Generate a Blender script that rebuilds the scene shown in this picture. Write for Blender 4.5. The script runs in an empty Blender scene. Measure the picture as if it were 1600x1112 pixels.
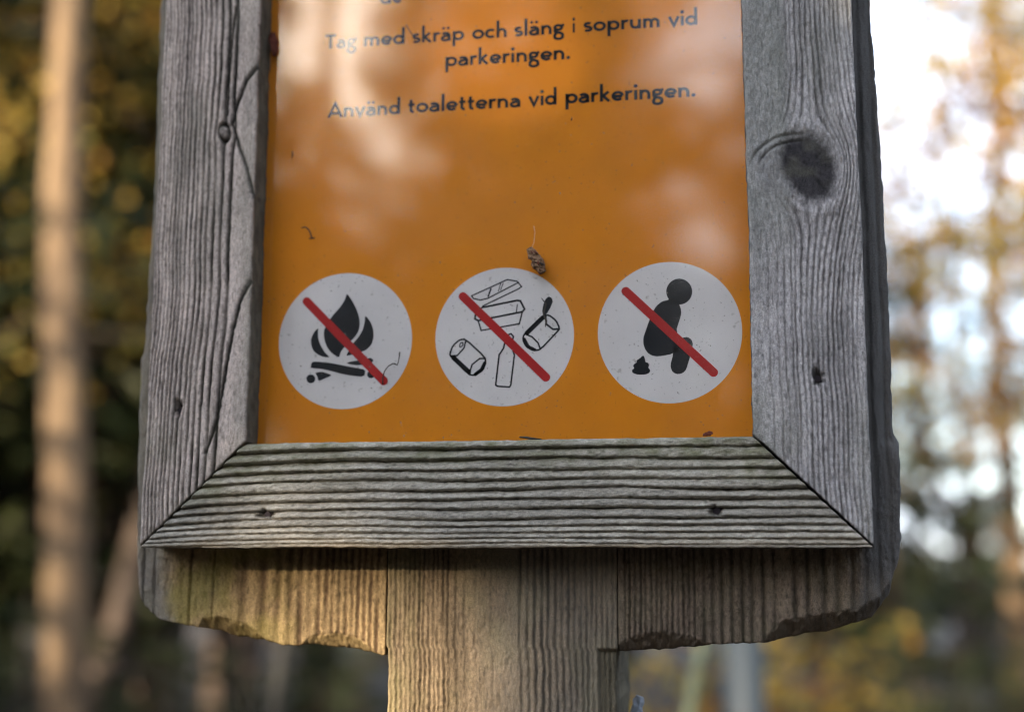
import bpy, math, random
import numpy as np
from mathutils import Vector, Matrix, geometry

# ------------------------------------------------------------------ camera, sky, sun, exposure
scene = bpy.context.scene
col = scene.collection
cam_data = bpy.data.cameras.new('camera')
cam = bpy.data.objects.new('camera', cam_data); col.objects.link(cam)
CAM = Vector((0.09322, -0.50858, -0.01183))
AX = ((0.98647586, 0.02350224, 0.16221286), (0.16386307, -0.16421365, -0.97271927), (0.00377649, 0.98614478, -0.16584395))
cam.matrix_world = Matrix([[AX[r][0], AX[r][1], AX[r][2], CAM[r]] for r in range(3)] + [[0, 0, 0, 1]])
cam_data.sensor_width = 36.0
cam_data.lens = 36.0 * 2064 / 1600
cam_data.clip_start = 0.02; cam_data.clip_end = 2000
cam_data.dof.use_dof = True
cam_data.dof.focus_distance = 0.515
cam_data.dof.aperture_fstop = 3.9
cam_data.dof.aperture_blades = 0
scene.camera = cam

SUN_H = Vector((-0.45, -0.893, 0)).normalized()
SUN_EL = math.radians(20)
to_sun = (SUN_H * math.cos(SUN_EL) + Vector((0, 0, math.sin(SUN_EL)))).normalized()
world = bpy.data.worlds.new('World'); scene.world = world; world.use_nodes = True
wn = world.node_tree.nodes; wl = world.node_tree.links
sky = wn.new('ShaderNodeTexSky'); sky.sky_type = 'NISHITA'; sky.sun_disc = False
sky.sun_elevation = SUN_EL
sky.sun_rotation = math.atan2(to_sun.x, to_sun.y)
sky.air_density = 1.0; sky.dust_density = 1.6; sky.ozone_density = 1.0
# thin broken high cloud over the whole sky
wtc = wn.new('ShaderNodeTexCoord'); wmp = wn.new('ShaderNodeMapping'); wmp.inputs['Scale'].default_value = (1, 1, 2.2)
wno = wn.new('ShaderNodeTexNoise'); wno.inputs['Scale'].default_value = 2.6; wno.inputs['Detail'].default_value = 7; wno.inputs['Roughness'].default_value = .6
wra = wn.new('ShaderNodeMapRange'); wra.inputs[1].default_value = .40; wra.inputs[2].default_value = .58; wra.inputs[3].default_value = .12; wra.inputs[4].default_value = .9
wmx = wn.new('ShaderNodeMix'); wmx.data_type = 'RGBA'; wmx.inputs[7].default_value = (4.3, 4.75, 5.5, 1)
wl.new(wtc.outputs['Generated'], wmp.inputs[0]); wl.new(wmp.outputs[0], wno.inputs[0]); wl.new(wno.outputs[0], wra.inputs[0]); wl.new(wra.outputs[0], wmx.inputs[0])
wl.new(sky.outputs[0], wmx.inputs[6]); wl.new(wmx.outputs[2], wn['Background'].inputs[0])
wn['Background'].inputs[1].default_value = 0.15
sun_data = bpy.data.lights.new('sun', 'SUN'); sun_data.energy = 2.6; sun_data.angle = math.radians(0.53)
sun_data.color = (1.0, 0.83, 0.62)
sun = bpy.data.objects.new('sun', sun_data); col.objects.link(sun)
sun.rotation_euler = to_sun.to_track_quat('Z', 'Y').to_euler()
scene.view_settings.view_transform = 'Standard'; scene.view_settings.look = 'None'
scene.view_settings.exposure = 2.45; scene.view_settings.gamma = 1.0
scene.render.engine = 'CYCLES'
scene.cycles.use_denoising = True
scene.cycles.pixel_filter_type = 'BLACKMAN_HARRIS'; scene.cycles.filter_width = 1.1
scene.cycles.max_bounces = 8; scene.cycles.transparent_max_bounces = 16
scene.cycles.sample_clamp_indirect = 6.0

# ------------------------------------------------------------------ helpers
def tag(o, label=None, cat=None, group=None, kind=None):
    if label: o['label'] = label
    if cat: o['category'] = cat
    if group: o['group'] = group
    if kind: o['kind'] = kind
    return o
def empty(name, loc=(0, 0, 0)):
    o = bpy.data.objects.new(name, None); o.location = loc; o.empty_display_size = 0.05; col.objects.link(o); return o
def npmesh(name, V, F, attrs=None, smooth=True):
    """V (n,3), F (m,4) or (m,3) int array; attrs {name: (n,3) colour or (n,) float}"""
    V = np.ascontiguousarray(V, dtype=np.float32); F = np.ascontiguousarray(F, dtype=np.int32)
    me = bpy.data.meshes.new(name); k = F.shape[1]
    me.vertices.add(len(V)); me.vertices.foreach_set('co', V.ravel())
    me.loops.add(F.size); me.loops.foreach_set('vertex_index', F.ravel())
    me.polygons.add(len(F)); me.polygons.foreach_set('loop_start', np.arange(0, F.size, k, dtype=np.int32))
    me.update(calc_edges=True)
    me.polygons.foreach_set('use_smooth', np.full(len(F), smooth))
    for n, a in (attrs or {}).items():
        a = np.asarray(a, dtype=np.float32)
        if a.ndim == 2:
            at = me.attributes.new(n, 'FLOAT_COLOR', 'POINT')
            at.data.foreach_set('color', np.concatenate([a, np.ones((len(a), 1), np.float32)], 1).ravel())
        else:
            at = me.attributes.new(n, 'FLOAT', 'POINT'); at.data.foreach_set('value', a)
    me.validate(); me.update()
    return me
def obj(name, me, mat=None, parent=None):
    o = bpy.data.objects.new(name, me); col.objects.link(o)
    if mat and not me.materials: me.materials.append(mat)
    if parent: o.parent = parent
    return o
def copy_tree(o, parent=None):
    c = o.copy(); col.objects.link(c); c.parent = parent
    for ch in list(o.children): copy_tree(ch, c)
    return c
def _hash(ix, iy, seed):
    n = (ix.astype(np.int64) * 374761393 + iy.astype(np.int64) * 668265263 + seed * 974634533) & 0xffffffff
    n = ((n ^ (n >> 13)) * 1274126177) & 0xffffffff
    n = ((n ^ (n >> 15)) * 2246822519) & 0xffffffff
    return ((n ^ (n >> 16)) & 0xffff) / 65535.0
def vn(x, y, seed=0):
    x = np.asarray(x, float); y = np.asarray(y, float) + 0 * x; x = x + 0 * y
    ix = np.floor(x); iy = np.floor(y); fx = x - ix; fy = y - iy
    fx = fx * fx * (3 - 2 * fx); fy = fy * fy * (3 - 2 * fy)
    a = _hash(ix, iy, seed); b = _hash(ix + 1, iy, seed); c = _hash(ix, iy + 1, seed); d = _hash(ix + 1, iy + 1, seed)
    return (a + (b - a) * fx) * (1 - fy) + (c + (d - c) * fx) * fy - 0.5      # -0.5 .. 0.5
def fbm(x, y, seed=0, n=3):
    s = 0; a = 1.0
    for i in range(n): s = s + a * vn(x * 2**i, y * 2**i, seed + 17 * i); a *= 0.5
    return s
def sstep(a, b, x):
    t = np.clip((x - a) / (b - a), 0, 1); return t * t * (3 - 2 * t)

# ------------------------------------------------------------------ materials
def mat(name):
    m = bpy.data.materials.new(name); m.use_nodes = True
    nt = m.node_tree; return m, nt, nt.nodes['Principled BSDF'], nt.nodes['Material Output']
def nd(nt, t, **kw):
    n = nt.nodes.new(t)
    for k, v in kw.items(): setattr(n, k, v)
    return n
def wood_material(name, rough=0.9, bump=0.00012, sc=2500):
    m, nt, b, out = mat(name)
    at = nd(nt, 'ShaderNodeAttribute', attribute_name='Col')
    tc = nd(nt, 'ShaderNodeTexCoord')
    n1 = nd(nt, 'ShaderNodeTexNoise'); n1.inputs['Scale'].default_value = sc; n1.inputs['Detail'].default_value = 3
    n2 = nd(nt, 'ShaderNodeTexNoise'); n2.inputs['Scale'].default_value = 60; n2.inputs['Detail'].default_value = 5
    nt.links.new(tc.outputs['Object'], n1.inputs[0]); nt.links.new(tc.outputs['Object'], n2.inputs[0])
    mr = nd(nt, 'ShaderNodeMapRange'); mr.inputs[1].default_value = .25; mr.inputs[2].default_value = .75; mr.inputs[3].default_value = .6; mr.inputs[4].default_value = 1.4
    nt.links.new(n1.outputs[0], mr.inputs[0])
    mr2 = nd(nt, 'ShaderNodeMapRange'); mr2.inputs[1].default_value = .3; mr2.inputs[2].default_value = .7; mr2.inputs[3].default_value = .86; mr2.inputs[4].default_value = 1.12
    nt.links.new(n2.outputs[0], mr2.inputs[0])
    mu = nd(nt, 'ShaderNodeMath', operation='MULTIPLY'); nt.links.new(mr.outputs[0], mu.inputs[0]); nt.links.new(mr2.outputs[0], mu.inputs[1])
    vm = nd(nt, 'ShaderNodeVectorMath', operation='SCALE'); nt.links.new(at.outputs['Color'], vm.inputs[0]); nt.links.new(mu.outputs[0], vm.inputs['Scale'])
    nt.links.new(vm.outputs[0], b.inputs['Base Color'])
    b.inputs['Roughness'].default_value = rough; b.inputs['Specular IOR Level'].default_value = 0.25
    bp = nd(nt, 'ShaderNodeBump'); bp.inputs['Strength'].default_value = 1.0; bp.inputs['Distance'].default_value = bump
    nt.links.new(n1.outputs[0], bp.inputs['Height']); nt.links.new(bp.outputs[0], b.inputs['Normal'])
    return m
def print_material(name, c, rough=0.6, var=0.06, speck=0.0):
    m, nt, b, out = mat(name)
    tc = nd(nt, 'ShaderNodeTexCoord')
    n = nd(nt, 'ShaderNodeTexNoise'); n.inputs['Scale'].default_value = 38; n.inputs['Detail'].default_value = 6
    nt.links.new(tc.outputs['Object'], n.inputs[0])
    mr = nd(nt, 'ShaderNodeMapRange'); mr.inputs[1].default_value = .3; mr.inputs[2].default_value = .7; mr.inputs[3].default_value = 1 - var; mr.inputs[4].default_value = 1 + var
    nt.links.new(n.outputs[0], mr.inputs[0])
    vm = nd(nt, 'ShaderNodeVectorMath', operation='SCALE'); vm.inputs[0].default_value = c; nt.links.new(mr.outputs[0], vm.inputs['Scale'])
    last = vm.outputs[0]
    if speck:
        s = nd(nt, 'ShaderNodeTexNoise'); s.inputs['Scale'].default_value = 420; s.inputs['Detail'].default_value = 2
        nt.links.new(tc.outputs['Object'], s.inputs[0])
        r = nd(nt, 'ShaderNodeMapRange'); r.inputs[1].default_value = .68; r.inputs[2].default_value = .74; r.inputs[3].default_value = 0; r.inputs[4].default_value = speck
        nt.links.new(s.outputs[0], r.inputs[0])
        mx = nd(nt, 'ShaderNodeMix', data_type='RGBA'); nt.links.new(r.outputs[0], mx.inputs[0]); nt.links.new(last, mx.inputs[6]); mx.inputs[7].default_value = (.10, .085, .05, 1)
        last = mx.outputs[2]
    nt.links.new(last, b.inputs['Base Color'])
    b.inputs['Roughness'].default_value = rough; b.inputs['Specular IOR Level'].default_value = 0.2
    return m
def simple(name, c, rough=0.8, noise=0.2, scale=30, bump=0.0, metallic=0.0):
    m, nt, b, out = mat(name)
    tc = nd(nt, 'ShaderNodeTexCoord'); n = nd(nt, 'ShaderNodeTexNoise'); n.inputs['Scale'].default_value = scale; n.inputs['Detail'].default_value = 5
    nt.links.new(tc.outputs['Object'], n.inputs[0])
    mr = nd(nt, 'ShaderNodeMapRange'); mr.inputs[1].default_value = .3; mr.inputs[2].default_value = .7; mr.inputs[3].default_value = 1 - noise; mr.inputs[4].default_value = 1 + noise
    nt.links.new(n.outputs[0], mr.inputs[0])
    vm = nd(nt, 'ShaderNodeVectorMath', operation='SCALE'); vm.inputs[0].default_value = c; nt.links.new(mr.outputs[0], vm.inputs['Scale'])
    nt.links.new(vm.outputs[0], b.inputs['Base Color']); b.inputs['Roughness'].default_value = rough; b.inputs['Metallic'].default_value = metallic
    b.inputs['Specular IOR Level'].default_value = 0.3
    if bump:
        bp = nd(nt, 'ShaderNodeBump'); bp.inputs['Distance'].default_value = bump; nt.links.new(n.outputs[0], bp.inputs['Height']); nt.links.new(bp.outputs[0], b.inputs['Normal'])
    return m
def leaf_material(name, colors, trans=0.45):
    m, nt, b, out = mat(name)
    at = nd(nt, 'ShaderNodeAttribute', attribute_name='tint')
    cr = nd(nt, 'ShaderNodeValToRGB'); e = cr.color_ramp.elements
    while len(e) < len(colors): e.new(0.5)
    for i, c in enumerate(colors): e[i].position = i / (len(colors) - 1); e[i].color = (*c, 1)
    nt.links.new(at.outputs['Fac'], cr.inputs[0])
    nt.links.new(cr.outputs[0], b.inputs['Base Color']); b.inputs['Roughness'].default_value = 0.55; b.inputs['Specular IOR Level'].default_value = 0.3
    tr = nd(nt, 'ShaderNodeBsdfTranslucent'); nt.links.new(cr.outputs[0], tr.inputs[0])
    mx = nd(nt, 'ShaderNodeMixShader'); mx.inputs[0].default_value = trans
    nt.links.new(b.outputs[0], mx.inputs[1]); nt.links.new(tr.outputs[0], mx.inputs[2]); nt.links.new(mx.outputs[0], out.inputs[0])
    return m
def bark_material(name, c1, c2, scale=14):
    m, nt, b, out = mat(name)
    tc = nd(nt, 'ShaderNodeTexCoord'); mp = nd(nt, 'ShaderNodeMapping'); mp.inputs['Scale'].default_value = (1, 1, .25)
    nt.links.new(tc.outputs['Object'], mp.inputs[0])
    n = nd(nt, 'ShaderNodeTexNoise'); n.inputs['Scale'].default_value = scale; n.inputs['Detail'].default_value = 6; n.inputs['Roughness'].default_value = .65
    nt.links.new(mp.outputs[0], n.inputs[0])
    cr = nd(nt, 'ShaderNodeValToRGB'); cr.color_ramp.elements[0].position = .35; cr.color_ramp.elements[1].position = .65
    cr.color_ramp.elements[0].color = (*c1, 1); cr.color_ramp.elements[1].color = (*c2, 1)
    nt.links.new(n.outputs[0], cr.inputs[0]); nt.links.new(cr.outputs[0], b.inputs['Base Color']); b.inputs['Roughness'].default_value = .9
    bp = nd(nt, 'ShaderNodeBump'); bp.inputs['Distance'].default_value = .02; nt.links.new(n.outputs[0], bp.inputs['Height']); nt.links.new(bp.outputs[0], b.inputs['Normal'])
    return m
M_wood = wood_material('weathered_wood')
M_orange = print_material('orange_print', (0.70, 0.245, 0.007), var=.05)
M_white = print_material('white_print', (0.70, 0.68, 0.69), var=.06, speck=.35)
M_black = print_material('black_print', (0.012, 0.014, 0.02), var=.2)
M_red = print_material('red_print', (0.42, 0.018, 0.02), var=.08)
M_nail = simple('rusty_nail', (.03, .025, .03), .5, metallic=.6)
M_spruce_leaf = leaf_material('spruce_needles', [(.013, .023, .009), (.03, .042, .014), (.052, .055, .017)], .2)
M_yellow_leaf = leaf_material('autumn_leaves', [(.20, .085, .02), (.42, .25, .035), (.50, .36, .08), (.26, .25, .05)], .5)
M_brown_leaf = leaf_material('rust_leaves', [(.16, .06, .02), (.36, .15, .04), (.45, .25, .06)], .45)
M_litter = leaf_material('fallen_leaves', [(.025, .014, .009), (.06, .03, .016), (.14, .06, .022), (.34, .17, .03)], .2)
M_shrub = leaf_material('shrub_leaves', [(.03, .03, .012), (.07, .055, .018), (.15, .085, .025), (.07, .022, .015)], .3)
M_bark = bark_material('spruce_bark', (.03, .022, .017), (.10, .07, .05))
M_pine_bark = bark_material('pine_bark', (.05, .032, .02), (.25, .165, .088), 9)
M_birch_bark = bark_material('birch_bark', (.10, .09, .08), (.55, .52, .48), 7)
M_twig = simple('twig', (.06, .046, .034))

# ------------------------------------------------------------------ the notice board (millimetres in, metres out)
GROUND = -1.27
SIGN = empty('notice_board', (0, 0.06, GROUND))
tag(SIGN, 'weathered grey timber notice board framing an orange notice on a wooden post', 'notice board')
def put(o):                      # parts are modelled in world metres
    o.parent = SIGN; o.matrix_parent_inverse = Matrix.Translation((0, -0.06, -GROUND)); return o

def relief(name, X, Z, h, rgb, y0, thick, side_rgb, sid=0, K=9):
    """dense relief sheet seen from -Y (X, Z, h in mm on an (nu, nv) grid), walls going back by thick, flat back"""
    nu, nv = X.shape
    Y = y0 - h
    V = [np.stack([X, Y, Z], -1).reshape(-1, 3)]
    C = [rgb.reshape(-1, 3)]
    idx = np.arange(nu * nv).reshape(nu, nv)
    F = [np.stack([idx[:-1, :-1], idx[1:, :-1], idx[1:, 1:], idx[:-1, 1:]], -1).reshape(-1, 4)]
    loop = np.concatenate([idx[:, 0], idx[-1, 1:], idx[-2::-1, -1], idx[0, -2:0:-1]])
    P = V[0][loop]; n = len(loop)
    cen = P.mean(0)
    # inward normal of the outline
    T = np.roll(P, -2, 0) - np.roll(P, 2, 0); N = np.stack([-T[:, 2], 0 * T[:, 0], T[:, 0]], -1)
    N /= np.linalg.norm(N, axis=1, keepdims=True) + 1e-9
    arc = np.cumsum(np.linalg.norm(np.diff(P, axis=0, prepend=P[:1]), axis=1))
    prev = loop; base = nu * nv
    for k in range(1, K + 1):
        f = (k / K) ** 1.4
        Q = P.copy(); Q[:, 1] = P[:, 1] * (1 - f) + (y0 + thick) * f
        wob = 0.5 * fbm(arc / 3.0, Q[:, 1] / 1.2 + k, sid + 5, 3) * (1 if k < K else 0)
        Q -= N * 0 ; Q += N * (wob[:, None])
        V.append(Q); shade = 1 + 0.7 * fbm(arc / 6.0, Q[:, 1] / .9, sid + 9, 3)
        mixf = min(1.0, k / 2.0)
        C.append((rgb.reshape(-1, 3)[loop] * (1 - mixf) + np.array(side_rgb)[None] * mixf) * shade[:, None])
        cur = base + np.arange(n); base += n
        F.append(np.stack([prev, np.roll(prev, -1), np.roll(cur, -1), cur], -1)[:, ::-1]); prev = cur
    V.append(np.array([[cen[0], y0 + thick, cen[2]]])); C.append(np.array([side_rgb]))
    V = np.concatenate(V) / 1000.0; C = np.clip(np.concatenate(C), 0.003, 1); F = np.concatenate(F)
    tri = np.stack([np.roll(prev, -1), prev, np.full(n, base)], -1)
    tri = np.concatenate([tri, tri[:, 2:]], 1)       # degenerate quads are turned into triangles by validate()
    me = npmesh(name, V, F, {'Col': C})
    # the back: one n-gon fan through a bmesh-free route
    bm_tris = tri[:, :3][:, ::-1]
    back = npmesh(name + '_back', V, bm_tris, {'Col': C}, False)
    import bmesh
    bm = bmesh.new(); bm.from_mesh(me); bm.verts.ensure_lookup_table()
    for t in bm_tris:
        try: bm.faces.new([bm.verts[int(i)] for i in t])
        except ValueError: pass
    bm.to_mesh(me); bm.free(); bpy.data.meshes.remove(back)
    o = obj(name, me, M_wood); return put(o)

def edge_round(d, r):
    d = np.clip(d, 0, r); return -(r - np.sqrt(np.maximum(r * r - (r - d) ** 2, 0)))
def grooves(u, v, pos, w, depth, seed, wander=1.2, wl=45.0):
    """sum of narrow weathered-out lines; u across, v along the grain (mm)"""
    g = np.zeros_like(u)
    jag = 0.26 * vn(u / .5, v / 1.1, seed + 3) + .2 * vn(u / 1.3, v / 4.0, seed + 4)
    com = wander * (fbm(v / wl + 7.3, 0 * v + .5, seed) )
    for i, p in enumerate(pos):
        wi = w[i] if hasattr(w, '__len__') else w
        di = depth[i] if hasattr(depth, '__len__') else depth
        c = p + com + .5 * vn(v / 22.0, 0 * v + i * 3.7, seed + 1)
        s = np.clip(.85 + .9 * vn(v / 17.0, 0 * v + i * 5.1, seed + 2), .45, 1.15)
        g = np.maximum(g, di * s * np.exp(-((u - c + jag) / wi) ** 2))
    return g
def polygroove(x, z, pts, w, seed):
    d = np.full(x.shape, 1e9)
    xx = x + .5 * vn(x / .8, z / 1.5, seed); zz = z
    for (ax, az), (bx, bz) in zip(pts[:-1], pts[1:]):
        L2 = (bx - ax) ** 2 + (bz - az) ** 2
        t = np.clip(((xx - ax) * (bx - ax) + (zz - az) * (bz - az)) / L2, 0, 1)
        d = np.minimum(d, np.hypot(xx - ax - t * (bx - ax), zz - az - t * (bz - az)))
    return np.exp(-(d / w) ** 2)
def wool(u, v, seed, a=1.0):      # short torn fibres and saw marks
    return a * (.34 * vn(u / .5, v / 2.2, seed) + .30 * vn((u + .5 * v) / .8, (v - .5 * u) / 2.4, seed + 1) + .22 * vn(u / .6, v / .8, seed + 2) + .5 * vn(u / 2.2, v / 9.0, seed + 3))
def hole(x, z, c, r, seed, elong=2.2, vert=True):
    dx, dz = x - c[0], z - c[1]
    if vert: dz = dz / elong
    else: dx = dx / elong
    ang = np.arctan2(dz, dx)
    rr = np.hypot(dx, dz) / (r * (1 + .9 * vn(ang * 2.2 + 9, 0 * ang, seed)))
    return np.exp(-rr ** 4)
def colour(base, dark, g, u, v, seed, amt=.8):
    b = np.array(base)[None, None]; d = np.array(dark)[None, None]
    lum = 1 + .4 * fbm(u / 5.0, v / 60.0, seed, 3) + .2 * vn(u / 12, v / 14, seed + 6)
    fib = .75 * vn(u / .42, v / 1.7, seed + 5) + .55 * vn(u / .75, v / .8, seed + 7) + .4 * vn((u + .4 * v) / .6, (v - .4 * u) / 2.0, seed + 8)
    pit = sstep(.24, .40, vn(u / .55, v / 2.6, seed + 9))
    lum = lum * (1 + .58 * fib) * (1 - .4 * pit)
    m = np.clip(g * amt, 0, 1)[..., None]
    return (b * (1 - m) + d * m) * lum[..., None]
def tint(rgb, c, m):
    return rgb * (1 - m[..., None]) + np.array(c)[None, None] * m[..., None]
def span(a, b, step): return np.linspace(a, b, max(2, int(round(abs(b - a) / step)) + 1))
def strips(*segs):
    out = [span(*segs[0])]
    for s in segs[1:]: out.append(span(*s)[1:])
    return np.concatenate(out)

TOPZ = 330.0        # inner top of the frame
OX, IX = 144.3, 101.6
BZ = 42.0
# --- frame stiles, mitred at both ends
def stile(side):
    t = np.concatenate([np.linspace(0, .78, 470), np.linspace(.78, 1, 60)[1:]])
    s = np.linspace(0, 1, 140)
    S, T = np.meshgrid(s, t, indexing='ij')
    if side < 0:
        X = -OX + (OX - IX) * S; zb = 0.3 + (BZ - .2) * S; zt = TOPZ + BZ - BZ * S
    else:
        X = IX + .3 + (OX - IX) * S; zb = BZ + .1 - (BZ - .2) * S; zt = TOPZ + BZ * S
    zb = zb + .55
    Z = zb + (zt - zb) * T
    X = X + (.5 * fbm(Z / 40, 0 * Z, 3 + side) + .25 * fbm(Z / 6, 0 * Z, 13 + side)) * np.where(S < .5, 1 - S * 2, S * 2 - 1)
    u = S * (OX - IX); v = Z; W = OX - IX
    if side < 0:
        kx, kz = -115.6, 173.7
        dx, dz = X - kx, (Z - kz) / 1.6
        r = np.hypot(dx, dz) + 1e-6
        ue = u - 3.2 * dx / r * np.exp(-r / 3.5) * sstep(0, 2.0, r)
        # rings crowd together towards the outer edge
        pos = [1.2, 2.7, 4.3, 5.8, 7.4, 9.0, 10.7, 12.4, 14.3, 16.4, 18.6, 20.8, 23.3, 26.0, 29.3, 33.0]
        wid = [.32] * 5 + [.36] * 5 + [.42, .46, .5, .55, .6, .75]
        dep = [.42, .5, .45, .55, .6, .55, .7, .6, .75, .8, .7, .9, .8, .95, 1.0, 1.15]
        lean = sstep(120, 20, Z) * 5.0
        g = grooves(ue + lean * .8, v, pos, wid, dep, 11, wander=2.2) * 1.15
        for i, (pl, w) in enumerate([
            ([(-101.0, 203.5), (-106.5, 196.6), (-110.4, 185.4), (-112.3, 177)], .8), ([(-111.7, 176.4), (-109.1, 168.3), (-105, 157.8), (-101.5, 145)], .75),
            ([(-101.5, 109), (-105.6, 100.6), (-108.6, 87.3), (-111.2, 68.7), (-113.5, 52), (-118, 38)], .8), ([(-112, 233), (-113.9, 215.7), (-114.5, 201.3), (-114.8, 181.4)], .6)]):
            g = np.maximum(g, polygroove(X, Z, pl, w, 60 + i) * 1.1)
        kn = np.exp(-(np.hypot(dx, dz / .75) / 2.4) ** 4)
        ring = np.exp(-((np.hypot(dx * 1.1, dz / .8 + .3 * dx) - 2.9) / .55) ** 2)
        g = g * (1 - kn) + .9 * ring
        h = -g * 1.5 + wool(u, v, 21, .5) + .3 * kn
        rgb = colour((.48, .41, .365), (.022, .022, .018), g, u, v, 31, 1.05)
        rgb = tint(rgb, (.20, .19, .15), .5 * np.clip(.1 + 1.3 * fbm(u / 16, v / 45, 33), 0, 1))
        rgb = tint(rgb, (.17, .165, .11), .5 * sstep(75, 20, Z) * np.clip(.4 + 1.2 * fbm(u / 9, v / 14, 34), 0, 1))
        rgb = tint(rgb, (.045, .04, .034), .85 * kn * np.clip(.75 + 1.2 * vn(np.hypot(dx, dz) * 1.3, np.arctan2(dz, dx), 8), 0, 1))
        hl = hole(X, Z, (-130.8, 55.8), 1.5, 71)
        rgb = tint(rgb, (.28, .28, .22), .35 * sstep(34, 42, u) * np.clip(.5 + vn(u / 3, v / 20, 5), 0, 1))
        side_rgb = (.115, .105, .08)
    else:
        kx, kz = 125.6, 146.8
        dx, dz = X - kx, (Z - kz) / 1.22
        r = np.hypot(dx, dz) + 1e-6; R = 11.0
        rr = np.where(r > 1, r - R * np.exp(-np.maximum(r - R, 0) / 16.0) * np.clip(r / R, 0, 1), 0)
        ue = (kx - X.min()) + dx / r * rr
        pos = [6.5, 10.0, 12.6, 15.2, 18.0, 20.2, 22.3, 24.2, 26.2, 28.0, 29.9, 31.7, 33.5, 35.2, 37.0, 38.8, 40.6]
        pos = [p + (1.5 if p < 16 else 0) for p in pos]
        fl = sstep(95, 60, Z)
        dep = [.35, .4, .45, .5, .55, .6, .6, .6, .65, .6, .6, .65, .6, .6, .55, .5, .5]
        g = grooves(ue, v, pos, .42, dep, 111, wander=2.4)
        up = sstep(19, 13, u) * sstep(95, 150, Z)
        g = g * (1 - .75 * up)
        ell = np.hypot(dx / 11.2, dz / 11.6); ell = ell + .07 * fbm(np.arctan2(dz, dx) * 1.6, 0 * dx, 4)
        ell = np.hypot((dx + .12 * dz) / 11.3, (dz + .06 * dx) / 12.4) + .12 * fbm(np.arctan2(dz, dx) * 1.2, ell * 1.5, 4) + .09 * vn(X / .7, Z / .7, 6) + .06 * vn(X / 2.5, Z / 2.5, 7)
        kn = sstep(1.16, .72, ell)
        arcs = np.exp(-((np.hypot((X - 121) / 1.25, Z - 146) - 14.5) / .6) ** 2) * sstep(145, 155, Z) + np.exp(-((np.hypot((X - 121) / 1.2, Z - 145) - 12.6) / .5) ** 2) * sstep(145, 153, Z)
        g = g * (1 - kn) * (1 - .55 * np.exp(-(np.maximum(ell - 1, 0) / .45) ** 2)) + .55 * arcs * sstep(127, 119, X)
        h = -g * 1.3 + wool(u, v, 121, .95) * (1 - .35 * kn) - .35 * kn + .5 * np.exp(-((ell - 1.15) / .18) ** 2)
        rgb = colour((.385, .37, .37), (.026, .026, .026), g, u, v, 131, 1.0)
        rgb = tint(rgb, (.17, .175, .15), .5 * np.clip(.1 + 1.3 * fbm(u / 14, v / 40, 133), 0, 1))
        rgb = tint(rgb, (.14, .15, .09), .5 * sstep(80, 30, Z) * sstep(26, 4, u) * np.clip(.5 + 1.2 * fbm(u / 9, v / 14, 134), 0, 1))
        rgb = tint(rgb, (.15, .165, .14), .5 * np.clip(up + .3 * sstep(10, 2, u), 0, 1))
        radial = vn(np.arctan2(dz, dx) * 9, ell * 2.0, 9)
        rgb = rgb * (1 - kn[..., None]) + kn[..., None] * (np.array([.036, .034, .037]) * (1 + .7 * radial + .6 * vn(X / .6, Z / .6, 10))[..., None] + np.array([.03, .03, .018]) * np.clip(vn(X / 6, Z / 5, 12) * 2, 0, 1)[..., None])
        left_knot = np.exp(-(np.hypot((X - 112.5) / 8, (Z - 146) / 11)) ** 4) * (1 - kn)
        rgb = tint(rgb, (.17, .165, .175), .45 * left_knot)
        hl = hole(X, Z, (126.3, 63.7), 1.9, 171, 1.5)
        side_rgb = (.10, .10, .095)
    h = h - 3.2 * hl; rgb = tint(rgb, (.03, .026, .022), .9 * hl)
    h = h + edge_round(u + .2, 1.1) + edge_round(W - u + .2, 1.1) + edge_round((Z - zb) * .7 + .25, .8)
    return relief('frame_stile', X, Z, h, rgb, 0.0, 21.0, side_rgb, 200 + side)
stile_left = stile(-1); stile_right = stile(1)
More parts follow.
